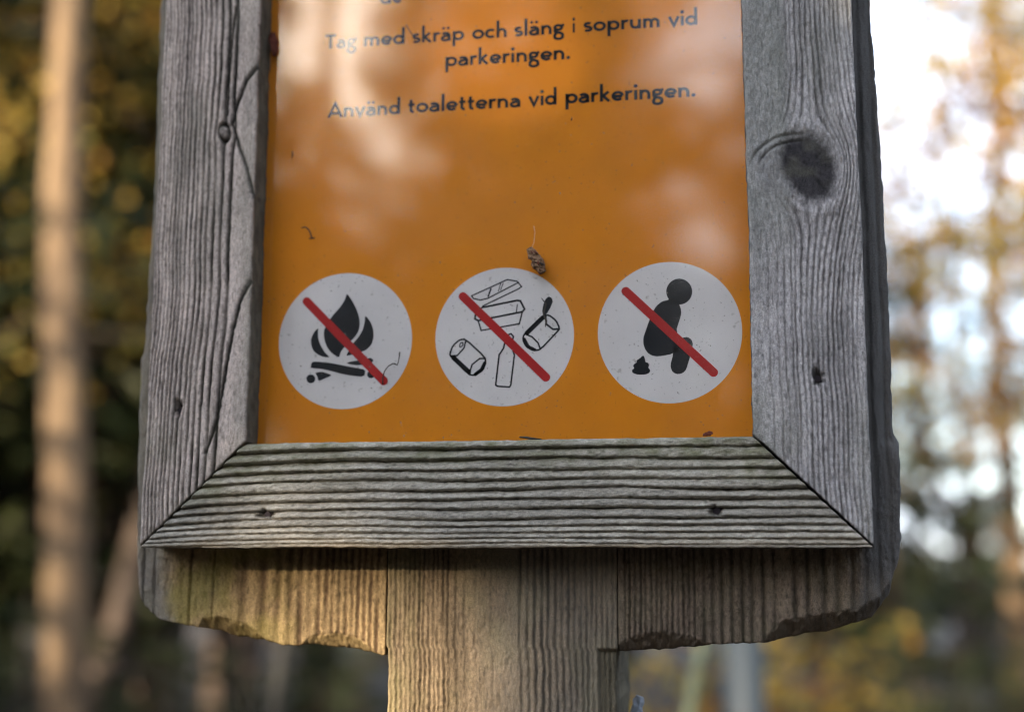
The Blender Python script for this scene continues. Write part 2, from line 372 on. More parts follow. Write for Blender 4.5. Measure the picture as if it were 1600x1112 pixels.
def rail(top):
    st = .62 if not top else 1.6
    a = span(0, 1, st / (2 * OX)); b = np.linspace(0, 1, 140 if not top else 60)
    A, B = np.meshgrid(a, b, indexing='ij')
    if not top:
        Z = 0.0 + (BZ - .25) * B; half = OX - .25 + (IX - OX) * B
    else:
        Z = TOPZ + BZ * B + .3; half = IX + (OX - IX) * B - .25
    half = half - .1
    X = -half + 2 * half * A
    Z = Z + (.45 * fbm(X / 30, 0 * X, 44) + .3 * fbm(X / 5, 0 * X, 45)) * np.where(B < .5, 1 - 2 * B, .7 * (2 * B - 1))
    v = X; u = (BZ - Z) if not top else Z - TOPZ                # u measured down from the inner edge
    sag = 5.2 * np.exp(-np.maximum(X + 140, 0) / 34.0) + 1.3 * np.exp(-np.maximum(140 - X, 0) / 30.0) + 1.3 * fbm(X / 70, 0 * X, 46) + .25 * fbm(X / 17, 0 * X, 47)
    ue = u - sag * (.35 + .65 * np.sin(np.clip(u / BZ, 0, 1) * math.pi))
    pos = np.array([-9, -4.5, -.3, 3.6, 7.7, 11.9, 15.6, 19.4, 23.3, 27.0, 30.6, 33.6, 36.2, 38.5, 40.5, 42.4, 44.4, 47, 50])
    jag = .28 * vn(v / 1.3, u / .6, 48) + .22 * vn(v / 6, u / 1.5, 49) + .9 * fbm(v / 60, u / 5, 58, 2)
    ph = np.interp(ue + jag, pos, np.arange(len(pos)))
    fr = ph - np.floor(ph); ring = np.floor(ph)
    wv = np.interp(ue, pos[:-1], np.diff(pos))
    prof = np.where(fr < .72, np.sin(fr / .72 * math.pi / 2) , np.cos((fr - .72) / .28 * math.pi / 2))   # steep at the bottom of each ridge
    prof = prof ** .8
    dep = np.clip(.78 + 1.1 * vn(v / 45, ring * 3.3, 50) + .5 * vn(v / 9, ring * 5.3, 59), .3, 1.25) * np.clip(wv / 3.6, .4, 1.1)
    g = 1 - prof
    h = -g * 2.7 * dep + wool(u, v, 51, .8)
    dark = np.clip((g - .62) / .38, 0, 1)
    rgb = colour((.315, .295, .25), (.028, .026, .018), dark, u, v, 52, .9)
    alg = np.clip(sstep(24, 1, u) * (.8 + vn(v / 25, u / 6, 53)) + 1.1 * sstep(-80, -125, X) * sstep(30, 16, u) + .8 * sstep(78, 120, X) * sstep(26, 10, u), 0, 1)
    rgb = tint(rgb, (.10, .104, .042), .75 * alg * np.clip(.6 + .9 * vn(v / 4, u / 2, 54), 0, 1))
    rgb = tint(rgb, (.30, .22, .12), .6 * sstep(36, 42, u) * np.clip(.45 + 1.2 * vn(v / 20, u / 2, 55), 0, 1))
    if not top:
        hl = np.maximum(hole(X, Z, (-91.3, 13.1), 1.7, 72, 1.9, False), hole(X, Z, (87.2, 13.6), 1.8, 73, 1.3, False))
        sp = hole(X, Z, (-105, 15.5), .9, 74, 3.0, False) * .5 + hole(X, Z, (-18, 7.5), 1.1, 75, 3.5, False) * .4
        h = h - 3.0 * hl - .9 * sp; rgb = tint(rgb, (.028, .025, .022), .9 * np.clip(hl + .5 * sp, 0, 1))
    d1 = (X + half) * .7; d2 = (half - X) * .7
    h = h + edge_round(u + .4, 1.6) + edge_round(np.maximum(BZ - u, 0) + .25, 1.5) + edge_round(d1 + .3, .7) + edge_round(d2 + .3, .7)
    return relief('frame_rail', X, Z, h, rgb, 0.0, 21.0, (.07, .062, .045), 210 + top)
rail_low = rail(0); rail_top = rail(1)
# nails sunk into the frame
import bmesh
def nail(parent, x, z):
    bm = bmesh.new(); bmesh.ops.create_cone(bm, cap_ends=True, segments=14, radius1=.0013, radius2=.0015, depth=.012)
    bmesh.ops.bevel(bm, geom=[e for e in bm.edges if all(v.co.z > 0 for v in e.verts)], offset=.0003, segments=2, affect='EDGES')
    bmesh.ops.rotate(bm, verts=bm.verts, matrix=Matrix.Rotation(math.radians(90), 3, 'X'), cent=(0, 0, 0))
    bmesh.ops.translate(bm, verts=bm.verts, vec=(x / 1000, .0085, z / 1000))
    me = bpy.data.meshes.new('nail'); bm.to_mesh(me); bm.free()
    o = obj('nail', me, M_nail); o.parent = parent; return o
nail(stile_left, -130.8, 55.8); nail(stile_right, 126.3, 63.7); nail(rail_low, -91.3, 13.1); nail(rail_low, 87.2, 13.6)

# --- backing boards with scalloped, carved lower edges
BY = 22.0
def board(side):
    if side < 0:
        zs = [-42.3, -40.1, -38.0, -33.7, -28.7, -23.5, -16.9, 1.75, 42, 81, 156, 246, 385]
        low = np.array([(-160, -16), (-154.5, -19), (-150.4, -24.5), (-144.4, -29.2), (-121, -33.9), (-93.3, -38.2), (-68.7, -40.2), (-46.6, -42.3), (-40, -43)])
        out = np.array([(-60, -152), (-30, -152.0), (-23, -153.0), (-17, -154.8), (1.75, -156.3), (42, -158), (60, -158.6), (78, -158.4), (81, -157.2), (156, -156.3), (246, -157.9), (400, -157)])
        inner = -46.9
    else:
        low = np.array([(40, -40), (48.4, -39.8), (67, -38.8), (83, -37.4), (103, -35.7), (127, -31.4), (145.4, -25.8), (150, -19.5), (160, -10)])
        out = np.array([(-60, 151), (-26, 151.0), (-14, 153.2), (-6, 156.5), (28, 158), (36, 157.6), (41, 155.9), (89, 156.7), (168, 155.8), (224, 154.2), (400, 153)])
        inner = 47.6
    t = strips((0, 44, .42), (44, 90, 1.1), (90, 428, 1.6)) / 428.0
    s = np.concatenate([np.linspace(0, .16, 50), np.linspace(.16, 1, 210)[1:]])
    if side > 0: s = 1 - s[::-1]
    S, T = np.meshgrid(s, t, indexing='ij')
    zc = (-22 + 408 * T) if side < 0 else (-18.5 + 404.5 * T)
    if side < 0: x_out = np.interp(zc, out[:, 0], out[:, 1]); X = x_out + (inner - x_out) * S
    else: x_out = np.interp(zc, out[:, 0], out[:, 1]); X = inner + (x_out - inner) * S
    # rounded lower corner, then the slanting lower edge
    zl = np.interp(X, low[:, 0], low[:, 1]) + .5 * fbm(X / 3.0, 0 * X, 300 + side) + .9 * fbm(X / 11.0, 0 * X, 301 + side)
    Z = zl + (386 - zl) * T
    edge = np.abs(X - x_out); uin = np.abs(X - inner)
    X = X + .6 * fbm(Z / 4.5, 0 * Z, 302 + side) * sstep(6, 0, edge)
    u = X; v = Z
    if side < 0:
        pos = [-50.3, -53.2, -56.0, -58.6, -61.2, -63.8, -66.5, -69.4, -72.2, -75.5, -79.2, -83.4, -88.0, -93.2, -99.5, -108, -121, -131, -147, -152]
        w = [.7] * 8 + [.9, 1.0, 1.2, 1.3, 1.4, 1.6, 1.8, 2.0, .35, .5, .6, .5]
    else:
        pos = [50 + 2.1 * i for i in range(14)] + [81, 84.5, 88, 92, 96, 99.5, 104, 108, 116, 121, 127, 132, 138, 143, 148, 153]
        w = [.45] * 14 + [.8] * 8 + [.9, .9, 1.0, 1.2, 1.0, .9, .8, .8]
    g = grooves(u, v, pos, w, .8, 310 + side, wander=.8, wl=60)
    d_low = Z - zl
    # carved facets along the lower edge
    if side < 0: arcs = [[(-127.5, -33.2), (-125, -28.4), (-117.2, -27.4), (-106, -30.6), (-94.0, -38.2)], [(-84, -40.0), (-77, -34.4), (-67.6, -33.4), (-58, -35.4), (-48.5, -42.3)]]
    else: arcs = [[(47.6, -37), (50, -35.3), (56, -32.8), (66, -31.9), (76, -33.6), (86, -37.3)], [(102.5, -35.9), (106.7, -31.0), (111.7, -26.8), (127.5, -24.8), (139.5, -22.2), (148, -18), (153, -10)]]
    ch = np.zeros_like(X)
    for ar in arcs:
        ar = np.array(ar); za = np.interp(X, ar[:, 0], ar[:, 1], left=-99, right=-99) + .5 * fbm(X / 4, 0 * X, 303)
        ins = np.clip(za - Z, 0, 30)
        ch = np.maximum(ch, np.minimum(ins * 1.0, 9.0))
    fac = sstep(.2, 1.5, ch)
    h = -g * 1.5 * (1 - fac) + wool(u, v, 320 + side, 1.2) - ch + fac * 1.3 * fbm(X / 1.6, Z / 3.2, 330 + side, 3)
    lump = (.8 if side < 0 else .4) * fbm(X / 9, Z / 7, 331 + side) * sstep(30, 5, edge)
    h = h + lump
    base = (.285, .20, .10) if side < 0 else (.20, .155, .115)  # warm light on the left board partly put into its base colour
    dark = (.09, .055, .03) if side < 0 else (.06, .048, .036)
    rgb = colour(base, dark, g * (1 - fac), u, v, 340 + side, 1.2)
    blotch = np.clip(.5 + 1.5 * fbm(X / 9, Z / 12, 341 + side), 0, 1) * (sstep(-70, -110, X) if side < 0 else .35)  # random blotches, stronger towards the outer end of the left board
    rgb = tint(rgb, (.27, .225, .06) if side < 0 else (.12, .12, .065), .6 * blotch)
    rgb = tint(rgb, (.17, .16, .145), .8 * sstep(20, 9, edge + 3 * fbm(X / 6, Z / 6, 345)))
    rgb = tint(rgb, (.20, .145, .06) if side < 0 else (.095, .075, .052), .6 * fac)  # facet colour carries warm light on the left, shade on the right
    if side > 0:
        rgb = tint(rgb, (.105, .105, .105), .8 * sstep(16, 12, edge) * sstep(-30, 0, Z))  # strip beside the frame darkened: frame's shadow put into the colour
        bev = sstep(7.5 + 1.5 * fbm(Z / 20, 0 * Z, 346), 0, edge) * sstep(34, 44, Z); h = h - 3.0 * bev
    h = h + edge_round(edge + .2, 2.2 if side < 0 else 1.6) + edge_round(uin + .1, .8) + edge_round(d_low + .2, 1.0)
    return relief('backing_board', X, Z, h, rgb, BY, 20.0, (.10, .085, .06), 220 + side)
board_left = board(-1); board_right = board(1)
# --- post, flush with the boards and notched beneath the right one
def make_post():
    zt, zb = 380.0, GROUND * 1000 - 60
    t = np.concatenate([np.linspace(zt, 20, 60), np.linspace(20, -75, 210)[1:], np.linspace(-75, zb, 200)[1:]])
    s = np.linspace(0, 1, 250)
    S, Z = np.meshgrid(s, t[::-1], indexing='ij')
    low = sstep(-38.5, -40.5, Z)
    xl = -46.2 - .0 * Z + .4 * fbm(Z / 6, 0 * Z, 401) * low + .8 * low; xr = 47.2 + .5 * fbm(Z / 5, 0 * Z, 402) * low - .9 * low
    X = xl + (xr - xl) * S
    u = X - X[0:1]; W = 93.4; v = Z
    pos = [1.6 + 1.95 * i for i in range(13)] + [28.5, 32, 36.5, 43] + [54.5, 57.6, 60.4, 63.3, 66.0, 68.8, 71.5, 74.2, 76.6, 79, 81.2, 83.4, 85.5, 87.6, 89.6, 91.6]
    w = [.42] * 13 + [.6, .6, .5, .5] + [.55] * 16
    dep = [.55] * 13 + [.4, .3, .25, .2] + [.75, .8, .85, .9, .8, .8] + [.65] * 10
    g = grooves(u, v, pos, w, dep, 410, wander=1.0, wl=70)
    h = -g * 1.7 + wool(u, v, 420, 1.3)
    rgb = colour((.215, .157, .095), (.03, .022, .014), g, u, v, 430, 1.35)
    rgb = tint(rgb, (.19, .17, .08), .45 * np.clip(.2 + 1.6 * fbm(X / 12, Z / 20, 431), 0, 1))
    rgb = tint(rgb, (.23, .215, .185), .45 * sstep(20, 60, u))
    d = np.minimum(u, W - u)
    ear = np.exp(-(np.hypot((X - 47.5) / 7.5, (Z + 44) / 9.5)) ** 6)      # chip under the right board
    h = h + edge_round(u + .15, .8) + edge_round(np.maximum(W - u, 0) + .15, 1.4) - 2.2 * low * sstep(84.5, 86, u) * 1.0
    rgb = tint(rgb, (.10, .09, .06), .7 * sstep(84, 87, u) * low)
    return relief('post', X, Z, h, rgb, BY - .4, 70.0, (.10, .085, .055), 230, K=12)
post = make_post()

# --- printed notice and the clear pane over it
def flat_poly(name, polys, y, m, parent):
    V = []; F = []
    for p in polys:
        n0 = len(V); V += [Vector((x / 1000, y / 1000, z / 1000)) for x, z in p]
        for t in geometry.tessellate_polygon([[Vector((x, z, 0)) for x, z in p]]):
            a, b, c = [p[i] for i in t]
            ccw = (b[0] - a[0]) * (c[1] - a[1]) - (b[1] - a[1]) * (c[0] - a[0])
            F.append([n0 + i for i in (t if ccw > 0 else t[::-1])])
    me = bpy.data.meshes.new(name); me.from_pydata(V, [], F); me.update()
    o = obj(name, me, m, parent); return o
def smooth_poly(p, it=2):        # Chaikin on a closed outline
    for _ in range(it):
        q = []
        for i in range(len(p)):
            a, b = p[i], p[(i + 1) % len(p)]
            q += [(a[0] * .8 + b[0] * .2, a[1] * .8 + b[1] * .2), (a[0] * .2 + b[0] * .8, a[1] * .2 + b[1] * .8)]
        p = q
    return p
def ribbon(pts, w, closed=False, cap=True):
    """outline quads of a stroke of width w along pts; returns a list of polygons"""
    P = [Vector((a, b)) for a, b in pts]
    Q = [P[0]]
    for a in P[1:]:
        if (a - Q[-1]).length > 1e-5: Q.append(a)
    if closed and (Q[0] - Q[-1]).length < 1e-5: Q.pop()
    n = len(Q); L = []; R = []
    for i in range(n):
        a = Q[i - 1] if (i or closed) else None; b = Q[(i + 1) % n] if (i < n - 1 or closed) else None
        d1 = (Q[i] - a).normalized() if a is not None else None; d2 = (b - Q[i]).normalized() if b is not None else None
        if d1 is None: d1 = d2
        if d2 is None: d2 = d1
        t = (d1 + d2); t = t.normalized() if t.length > 1e-6 else d1
        k = 1.0 / max(.45, t.dot(d1)); nrm = Vector((-t.y, t.x)) * (w / 2 * k)
        L.append(Q[i] + nrm); R.append(Q[i] - nrm)
    out = []
    for i in range(n if closed else n - 1):
        j = (i + 1) % n; out.append([tuple(R[i]), tuple(R[j]), tuple(L[j]), tuple(L[i])])
    return out
def disc(cx, cz, r, n=48): return [(cx + r * math.cos(i * 2 * math.pi / n), cz + r * math.sin(i * 2 * math.pi / n)) for i in range(n)]
PY = 15.0
NOTICE = put(obj('printed_notice', None)); 
def box_mesh(name, x0, x1, y0, y1, z0, z1):
    bm = bmesh.new(); bmesh.ops.create_cube(bm, size=1)
    for v in bm.verts: v.co = Vector(((x0 if v.co.x < 0 else x1) / 1000, (y0 if v.co.y < 0 else y1) / 1000, (z0 if v.co.z < 0 else z1) / 1000))
    me = bpy.data.meshes.new(name); bm.to_mesh(me); bm.free(); return me
bpy.data.objects.remove(NOTICE)
NOTICE = put(obj('printed_notice', box_mesh('printed_notice', -105, 105.5, PY, PY + 3, 38.2, 334), M_orange))
tag(NOTICE, 'orange printed notice with black lettering and three white prohibition discs')
FLAMES = [[(-64.46,105.83),(-62.29,102.92),(-60.1,99.02),(-58.81,95.16),(-58.45,92.21),(-58.97,89.29),(-60.7,86.7),(-63.03,84.71),(-65.06,82.72),(-66.5,80.71),(-67.04,78.27),(-70.07,80.21),(-72.23,82.6),(-73.51,85.57),(-74.02,88.52),(-73.83,90.57),(-72.54,93.48),(-69.93,96.95),(-67.01,100.11),(-65.17,103.01)],[(-56.34,96.26),(-54.02,93.55),(-52.64,90.29),(-52.38,86.78),(-53.2,83.59),(-55.52,81.32),(-58.76,80.23),(-61.71,79.54),(-64.08,79.02),(-63.23,80.92),(-61.23,84.38),(-58.92,86.95),(-57.2,89.83),(-56.39,93.32)],[(-76.38,91.41),(-78.14,89.81),(-79.39,87.19),(-79.49,84.55),(-78.51,81.88),(-76.65,80.08),(-73.92,78.84),(-70.92,78.6),(-73.38,80.88),(-75.26,83.85),(-76.37,86.82),(-76.56,89.18)]]
LOGS = [[(-78.48,77.02),(-79.17,76.04),(-79.3,74.29),(-74.68,73.9),(-70.47,72.93),(-66.27,71.68),(-61.49,70.7),(-56.15,70.13),(-55.51,73.18),(-60.39,74.16),(-65.17,75.14),(-71.16,76.44),(-76.56,77.03)],[(-64.0,76.1),(-61.64,76.8),(-58.09,77.13),(-55.73,77.54),(-53.67,78.19),(-52.17,77.11),(-53.03,75.85),(-56.27,75.23),(-59.23,75.0),(-62.2,75.48)],[(-77.13,69.75),(-77.16,69.34),(-77.29,68.95),(-77.51,68.6),(-77.81,68.31),(-78.16,68.1),(-78.56,67.97),(-78.99,67.93),(-79.42,67.99),(-79.83,68.13),(-80.2,68.36),(-80.51,68.66),(-80.75,69.02),(-80.9,69.42),(-80.96,69.83),(-80.93,70.25),(-80.8,70.64),(-80.58,70.99),(-80.28,71.28),(-79.93,71.49),(-79.53,71.62),(-79.1,71.66),(-78.67,71.6),(-78.26,71.46),(-77.89,71.23),(-77.58,70.93),(-77.34,70.57),(-77.19,70.17)],[(-77.33,72.38),(-74.34,72.72),(-72.24,72.1),(-69.82,71.05),(-72.77,69.9),(-75.72,68.68),(-76.26,70.73)],[(-51.57,71.07),(-51.6,70.71),(-51.72,70.37),(-51.91,70.07),(-52.16,69.82),(-52.47,69.63),(-52.82,69.52),(-53.19,69.48),(-53.55,69.53),(-53.91,69.66),(-54.22,69.86),(-54.49,70.12),(-54.7,70.43),(-54.83,70.78),(-54.88,71.14),(-54.84,71.5),(-54.73,71.84),(-54.54,72.14),(-54.28,72.39),(-53.97,72.58),(-53.62,72.69),(-53.26,72.73),(-52.89,72.68),(-52.54,72.55),(-52.22,72.35),(-51.95,72.09),(-51.75,71.78),(-51.62,71.43)]]
BARS = [[(-81.86,102.82),(-47.74,68.27)],[(-14.74,102.86),(19.84,68.35)],[(52.53,102.87),(86.92,68.91)]]
TSTROKE = {'food_box':[(0.9,[(-11.15,102.94),(-3.94,105.99),(3.87,109.33),(7.93,108.44),(9.8,106.17),(8.56,105.27),(-6.4,98.51)]),(0.9,[(-11.15,102.94),(-10.19,101.77),(-7.36,101.05),(-4.23,101.71),(8.55,107.98)]),(1.1,[(-3.0,105.64),(-4.11,102.53)]),(0.6,[(1.06,107.72),(0.14,104.6)]),(0.6,[(2.12,107.81),(1.07,105.07)]),(1.3,[(-6.71,97.89),(7.95,100.45),(9.32,100.22),(11.07,96.73),(10.14,95.63)]),(1.3,[(10.14,95.63),(-8.23,92.47),(-9.62,93.26),(-9.38,95.14)]),(1.0,[(-8.23,92.47),(-6.95,88.3),(8.92,90.67),(10.14,95.63)]),(0.7,[(8.08,98.69),(7.66,95.58)])],'open_tin':[(1.2,[(10.78,86.14),(18.49,93.7),(20.96,94.07),(24.03,91.68),(25.56,88.23),(24.02,86.41),(17.57,79.78),(14.81,79.35),(11.72,81.16),(10.36,83.98),(10.78,86.14)]),(1.1,[(11.09,86.45),(14.18,85.12),(16.65,82.58),(17.57,79.9)]),(1.3,[(19.73,93.48),(20.03,90.24),(22.8,87.99),(25.38,88.11)]),(3.2,[(12.02,86.73),(18.62,93.01)]),(2.0,[(10.97,84.28),(12.65,81.14),(15.42,79.71)])],'drink_can':[(1.2,[(-20.02,78.83),(-18.8,82.24),(-16.0,84.67),(-13.49,84.91),(-5.3,77.24),(-4.97,74.75),(-6.19,71.68),(-9.91,69.72),(-12.1,70.26),(-19.37,77.57),(-20.02,78.83)]),(1.1,[(-19.38,78.07),(-16.87,78.13),(-14.08,81.18),(-13.3,84.28)]),(1.1,[(-11.79,70.56),(-10.58,74.26),(-7.48,76.67),(-5.11,76.61)]),(3.2,[(-18.36,77.23),(-11.92,71.19)]),(2.4,[(-9.29,70.14),(-6.69,72.0),(-5.35,74.76)]),(0.8,[(-15.97,81.85),(-15.55,83.4),(-14.54,83.57),(-14.53,82.57),(-15.4,81.53),(-15.97,81.85)])],'bottle':[(1.1,[(2.87,82.93),(2.44,80.77),(0.6,78.03),(-0.76,65.71),(0.05,65.07),(4.99,64.67),(5.48,65.58),(6.91,77.87),(5.66,81.31),(6.45,85.51),(5.52,86.6),(4.4,86.31)])]}
TINLID = [(20.97,101.74),(22.32,101.07),(22.69,99.81),(22.32,98.26),(21.27,96.11),(20.04,94.28),(18.8,94.0),(18.31,95.58),(18.8,98.37),(19.61,100.53)]
FIGURE = [[(79.18,101.84),(79.1,101.01),(78.89,100.21),(78.57,99.44),(78.13,98.75),(77.59,98.13),(76.97,97.61),(76.27,97.19),(75.51,96.89),(74.72,96.72),(73.91,96.68),(73.1,96.77),(72.32,96.99),(71.57,97.33),(70.89,97.79),(70.28,98.35),(69.76,99.01),(69.34,99.73),(69.04,100.52),(68.87,101.34),(68.81,102.18),(68.89,103.01),(69.09,103.82),(69.42,104.58),(69.86,105.29),(70.4,105.91),(71.03,106.43),(71.73,106.85),(72.49,107.14),(73.28,107.31),(74.1,107.35),(74.91,107.26),(75.69,107.04),(76.44,106.69),(77.12,106.23),(77.73,105.66),(78.25,105.01),(78.66,104.28),(78.95,103.5),(79.13,102.68)],[(69.82,99.08),(69.53,98.74),(67.04,98.25),(64.8,96.51),(63.38,94.28),(61.95,90.92),(60.35,86.45),(59.37,83.65),(59.29,81.4),(59.86,79.13),(60.95,77.42),(62.58,76.26),(65.05,75.75),(71.22,76.73),(75.55,80.43),(72.46,85.84),(73.8,90.02),(74.67,92.82),(74.6,94.8),(73.91,96.8),(73.1,97.67)],[(71.22,76.73),(69.94,72.18),(70.45,69.93),(71.53,68.91),(72.88,68.43),(74.8,68.84),(76.08,70.09),(76.59,71.47),(77.92,75.62),(79.1,80.34),(78.59,82.31),(76.97,83.47),(75.05,83.24),(72.83,81.62),(70.58,77.75)]]
DROPPING = [(59.28,76.51),(59.98,74.92),(60.07,73.63),(61.17,73.38),(61.59,72.36),(61.14,71.37),(62.01,70.4),(61.66,69.29),(60.0,68.6),(56.7,68.67),(54.78,69.44),(54.62,70.56),(55.63,71.27),(55.08,72.23),(55.54,73.06),(56.65,73.49),(56.49,74.44),(57.88,75.25)]
WORDS = [('Tag',-76.88,-62.79,214.58),('med',-59.61,-41.43,214.62),('skräp',-38.15,-15.3,214.68),('och',-11.9,3.15,214.72),('släng',6.35,27.95,214.76),('i',31.21,32.4,214.8),('soprum',35.92,67.9,214.84),('vid',71.3,83.42,214.89),('parkeringen.',-23.43,30.24,203.22),('Använd',-75.16,-42.89,183.16),('toaletterna',-39.41,9.13,183.37),('vid',12.4,24.46,183.54),('parkeringen.',28.13,82.07,183.72),('de',-52.73,-42.44,233.49)]
NB = .06                          # each printed layer lies a hair above the one below
for cx in (-64.8, 2.6, 69.8): flat_poly('white_disc', [disc(cx, 85.6, 28.75, 96)], PY - NB, M_white, NOTICE)
for p in FLAMES: flat_poly('flame', [smooth_poly(p)], PY - 2 * NB, M_black, NOTICE)
for i, p in enumerate(LOGS): flat_poly('log', [smooth_poly(p, 1)], PY - 2 * NB, M_black, NOTICE)
for k, strokes in TSTROKE.items():
    polys = []
    for w, pts in strokes:
        cl = pts[0] == pts[-1]
        if cl: pts = smooth_poly(pts[:-1], 1); pts = pts + [pts[0]]
        polys += ribbon(pts, w * .62, cl)
        for q in (pts[0], pts[-1]): polys.append(disc(q[0], q[1], w * .31, 10))
    if k == 'open_tin': polys.append(smooth_poly(TINLID, 1))
    flat_poly(k, polys, PY - 2 * NB, M_black, NOTICE)
flat_poly('squatting_figure', [smooth_poly(p, 1) for p in FIGURE], PY - 2 * NB, M_black, NOTICE)
flat_poly('dropping', [smooth_poly(DROPPING, 1)], PY - 2 * NB, M_black, NOTICE)
for (a, b) in BARS:
    hw = 1.78; d = (Vector(b) - Vector(a)).normalized(); an = math.atan2(d.y, d.x)
    p = [(b[0] + hw * math.cos(an + t), b[1] + hw * math.sin(an + t)) for t in np.linspace(-math.pi / 2, math.pi / 2, 14)]
    p += [(a[0] + hw * math.cos(an + t), a[1] + hw * math.sin(an + t)) for t in np.linspace(math.pi / 2, 1.5 * math.pi, 14)]
    flat_poly('red_bar', [p], PY - 3 * NB, M_red, NOTICE)

# lettering: monoline strokes on an x-height of 1
def arc(cx, cy, rx, ry, a0, a1, n=18):
    return [(cx + rx * math.cos(math.radians(a0 + (a1 - a0) * i / n)), cy + ry * math.sin(math.radians(a0 + (a1 - a0) * i / n))) for i in range(n + 1)]
SW = .285; H = SW / 2; X1 = 1 - H; RB = .5 - H + .015
def ring_(cx, cy, rx, ry): return arc(cx, cy, rx, ry, 0, 360, 32)
G = {
 'o': (1.12, [ring_(.56, .5, .43, RB)]),
 'c': (.95, [arc(.56, .5, .43, RB, 48, 312, 26)]),
 'e': (1.06, [arc(.54, .5, .41, RB, 0, 318, 30), [(.13, .47), (.95, .47)]]),
 'd': (1.14, [ring_(.53, .5, .40, RB), [(.95, 0), (.95, 1.82)]]),
 'p': (1.14, [ring_(.61, .5, .40, RB), [(.19, 1.0), (.19, -.62)]]),
 'a': (.98, [arc(.45, .60, .33, .26, 150, 60, 10) + arc(.45, .54, .36, .32, 55, 0, 8) + [(.81, 0)], [(.81, .56), (.52, .56)] + arc(.44, .30, .31, .21, 100, 300, 18) + [(.68, .18), (.81, .30)]]),
 'n': (1.08, [[(.19, 0), (.19, 1)], [(.19, .5)] + arc(.53, .5, .34, RB, 170, 0, 18) + [(.87, 0)]]),
 'm': (1.58, [[(.19, 0), (.19, 1)], [(.19, .55)] + arc(.48, .55, .29, RB - .05, 170, 0, 16) + [(.77, 0)], [(.77, .5)] + arc(1.07, .55, .30, RB - .05, 170, 0, 16) + [(1.37, 0)]]),
 'h': (1.08, [[(.19, 0), (.19, 1.82)], [(.19, .5)] + arc(.53, .5, .34, RB, 170, 0, 18) + [(.87, 0)]]),
 'u': (1.08, [[(.89, 0), (.89, 1)], [(.19, 1), (.19, .5)] + arc(.54, .5, .35, RB, 180, 350, 18)]),
 'r': (.70, [[(.19, 0), (.19, 1)], [(.19, .5)] + arc(.52, .52, .33, RB - .02, 175, 62, 12)]),
 'i': (.40, [[(.20, 0), (.20, 1)], 'dot']),
 'l': (.40, [[(.20, 0), (.20, 1.82)]]),
 'k': (1.0, [[(.19, 0), (.19, 1.82)], [(.24, .50), (.82, 1.0)], [(.36, .56), (.88, 0)]]),
 'v': (.98, [[(.08, 1), (.49, .06), (.90, 1)]]),
 't': (.70, [[(.30, 1.38), (.30, .32)] + arc(.52, .32, .22, .21, 180, 285, 8), [(.04, X1), (.64, X1)]]),
 's': (.80, [arc(.42, .70, .27, .19, 40, 180, 12) + arc(.42, .70, .27, .19, 180, 262, 6) + arc(.40, .30, .28, .19, 82, -90, 14) + arc(.40, .30, .28, .19, -90, -150, 6)]),
 'g': (1.0, [ring_(.45, .66, .31, .23), [(.20, .50), (.14, .36), (.20, .22), (.36, .14), (.62, .09), (.80, -.02), (.84, -.20)] + arc(.48, -.30, .36, .23, 10, -180, 18) + [(.13, -.14), (.24, .06)], [(.66, .82), (.98, .93)]]),
 'T': (1.14, [[(.57, 0), (.57, 1.55)], [(.04, 1.55 - H), (1.10, 1.55 - H)]]),
 'A': (1.42, [[(.08, 0), (.71, 1.50), (1.34, 0)], [(.30, .44), (1.12, .44)]]),
 '.': (.42, ['stop']),
}
G['ä'] = (G['a'][0], G['a'][1] + ['uml'])
def word(txt, x0, x1, z, xh=4.25):
    polys = []; pen = 0
    for ch in txt:
        adv, st = G[ch]
        for s in st:
            if s == 'dot': polys.append([(pen + a, b) for a, b in disc(.20, 1.42, .185, 16)])
            elif s == 'stop': polys.append([(pen + a, b) for a, b in disc(.2, .17, .18, 16)])
            elif s == 'uml': polys += [[(pen + a, b) for a, b in disc(.25, 1.38, .15, 14)], [(pen + a, b) for a, b in disc(.69, 1.38, .15, 14)]]
            else:
                cl = len(s) > 20 and abs(s[0][0] - s[-1][0]) < 1e-4 and abs(s[0][1] - s[-1][1]) < 1e-4
                polys += ribbon([(pen + a, b) for a, b in s], SW, cl)
        pen += adv + .07
    xs = [a for p in polys for a, b in p]; k = (x1 - x0) / (max(xs) - min(xs)); m0 = min(xs)
    polys = [[(x0 + (a - m0) * k, z + b * xh) for a, b in p] for p in polys]
    o = flat_poly('lettering', polys, PY - 2 * NB, M_black, NOTICE)
    return o
for w in WORDS: word(*w)
# clear pane
m, nt, b, out = mat('clear_pane'); nt.nodes.remove(b)
fr = nd(nt, 'ShaderNodeFresnel'); fr.inputs[0].default_value = 1.5
geo = nd(nt, 'ShaderNodeNewGeometry')
inv = nd(nt, 'ShaderNodeMath', operation='SUBTRACT'); inv.inputs[0].default_value = 1.0; nt.links.new(geo.outputs['Backfacing'], inv.inputs[1])
k2 = nd(nt, 'ShaderNodeMath', operation='MULTIPLY'); nt.links.new(fr.outputs[0], k2.inputs[0]); nt.links.new(inv.outputs[0], k2.inputs[1])
k3 = nd(nt, 'ShaderNodeMath', operation='MULTIPLY'); nt.links.new(k2.outputs[0], k3.inputs[0]); k3.inputs[1].default_value = 1.9      # both faces of the sheet
gl = nd(nt, 'ShaderNodeBsdfGlossy'); gl.inputs['Roughness'].default_value = .05
tr = nd(nt, 'ShaderNodeBsdfTransparent'); tr.inputs[0].default_value = (.98, .98, .97, 1)
mx = nd(nt, 'ShaderNodeMixShader'); nt.links.new(k3.outputs[0], mx.inputs[0]); nt.links.new(tr.outputs[0], mx.inputs[1]); nt.links.new(gl.outputs[0], mx.inputs[2])
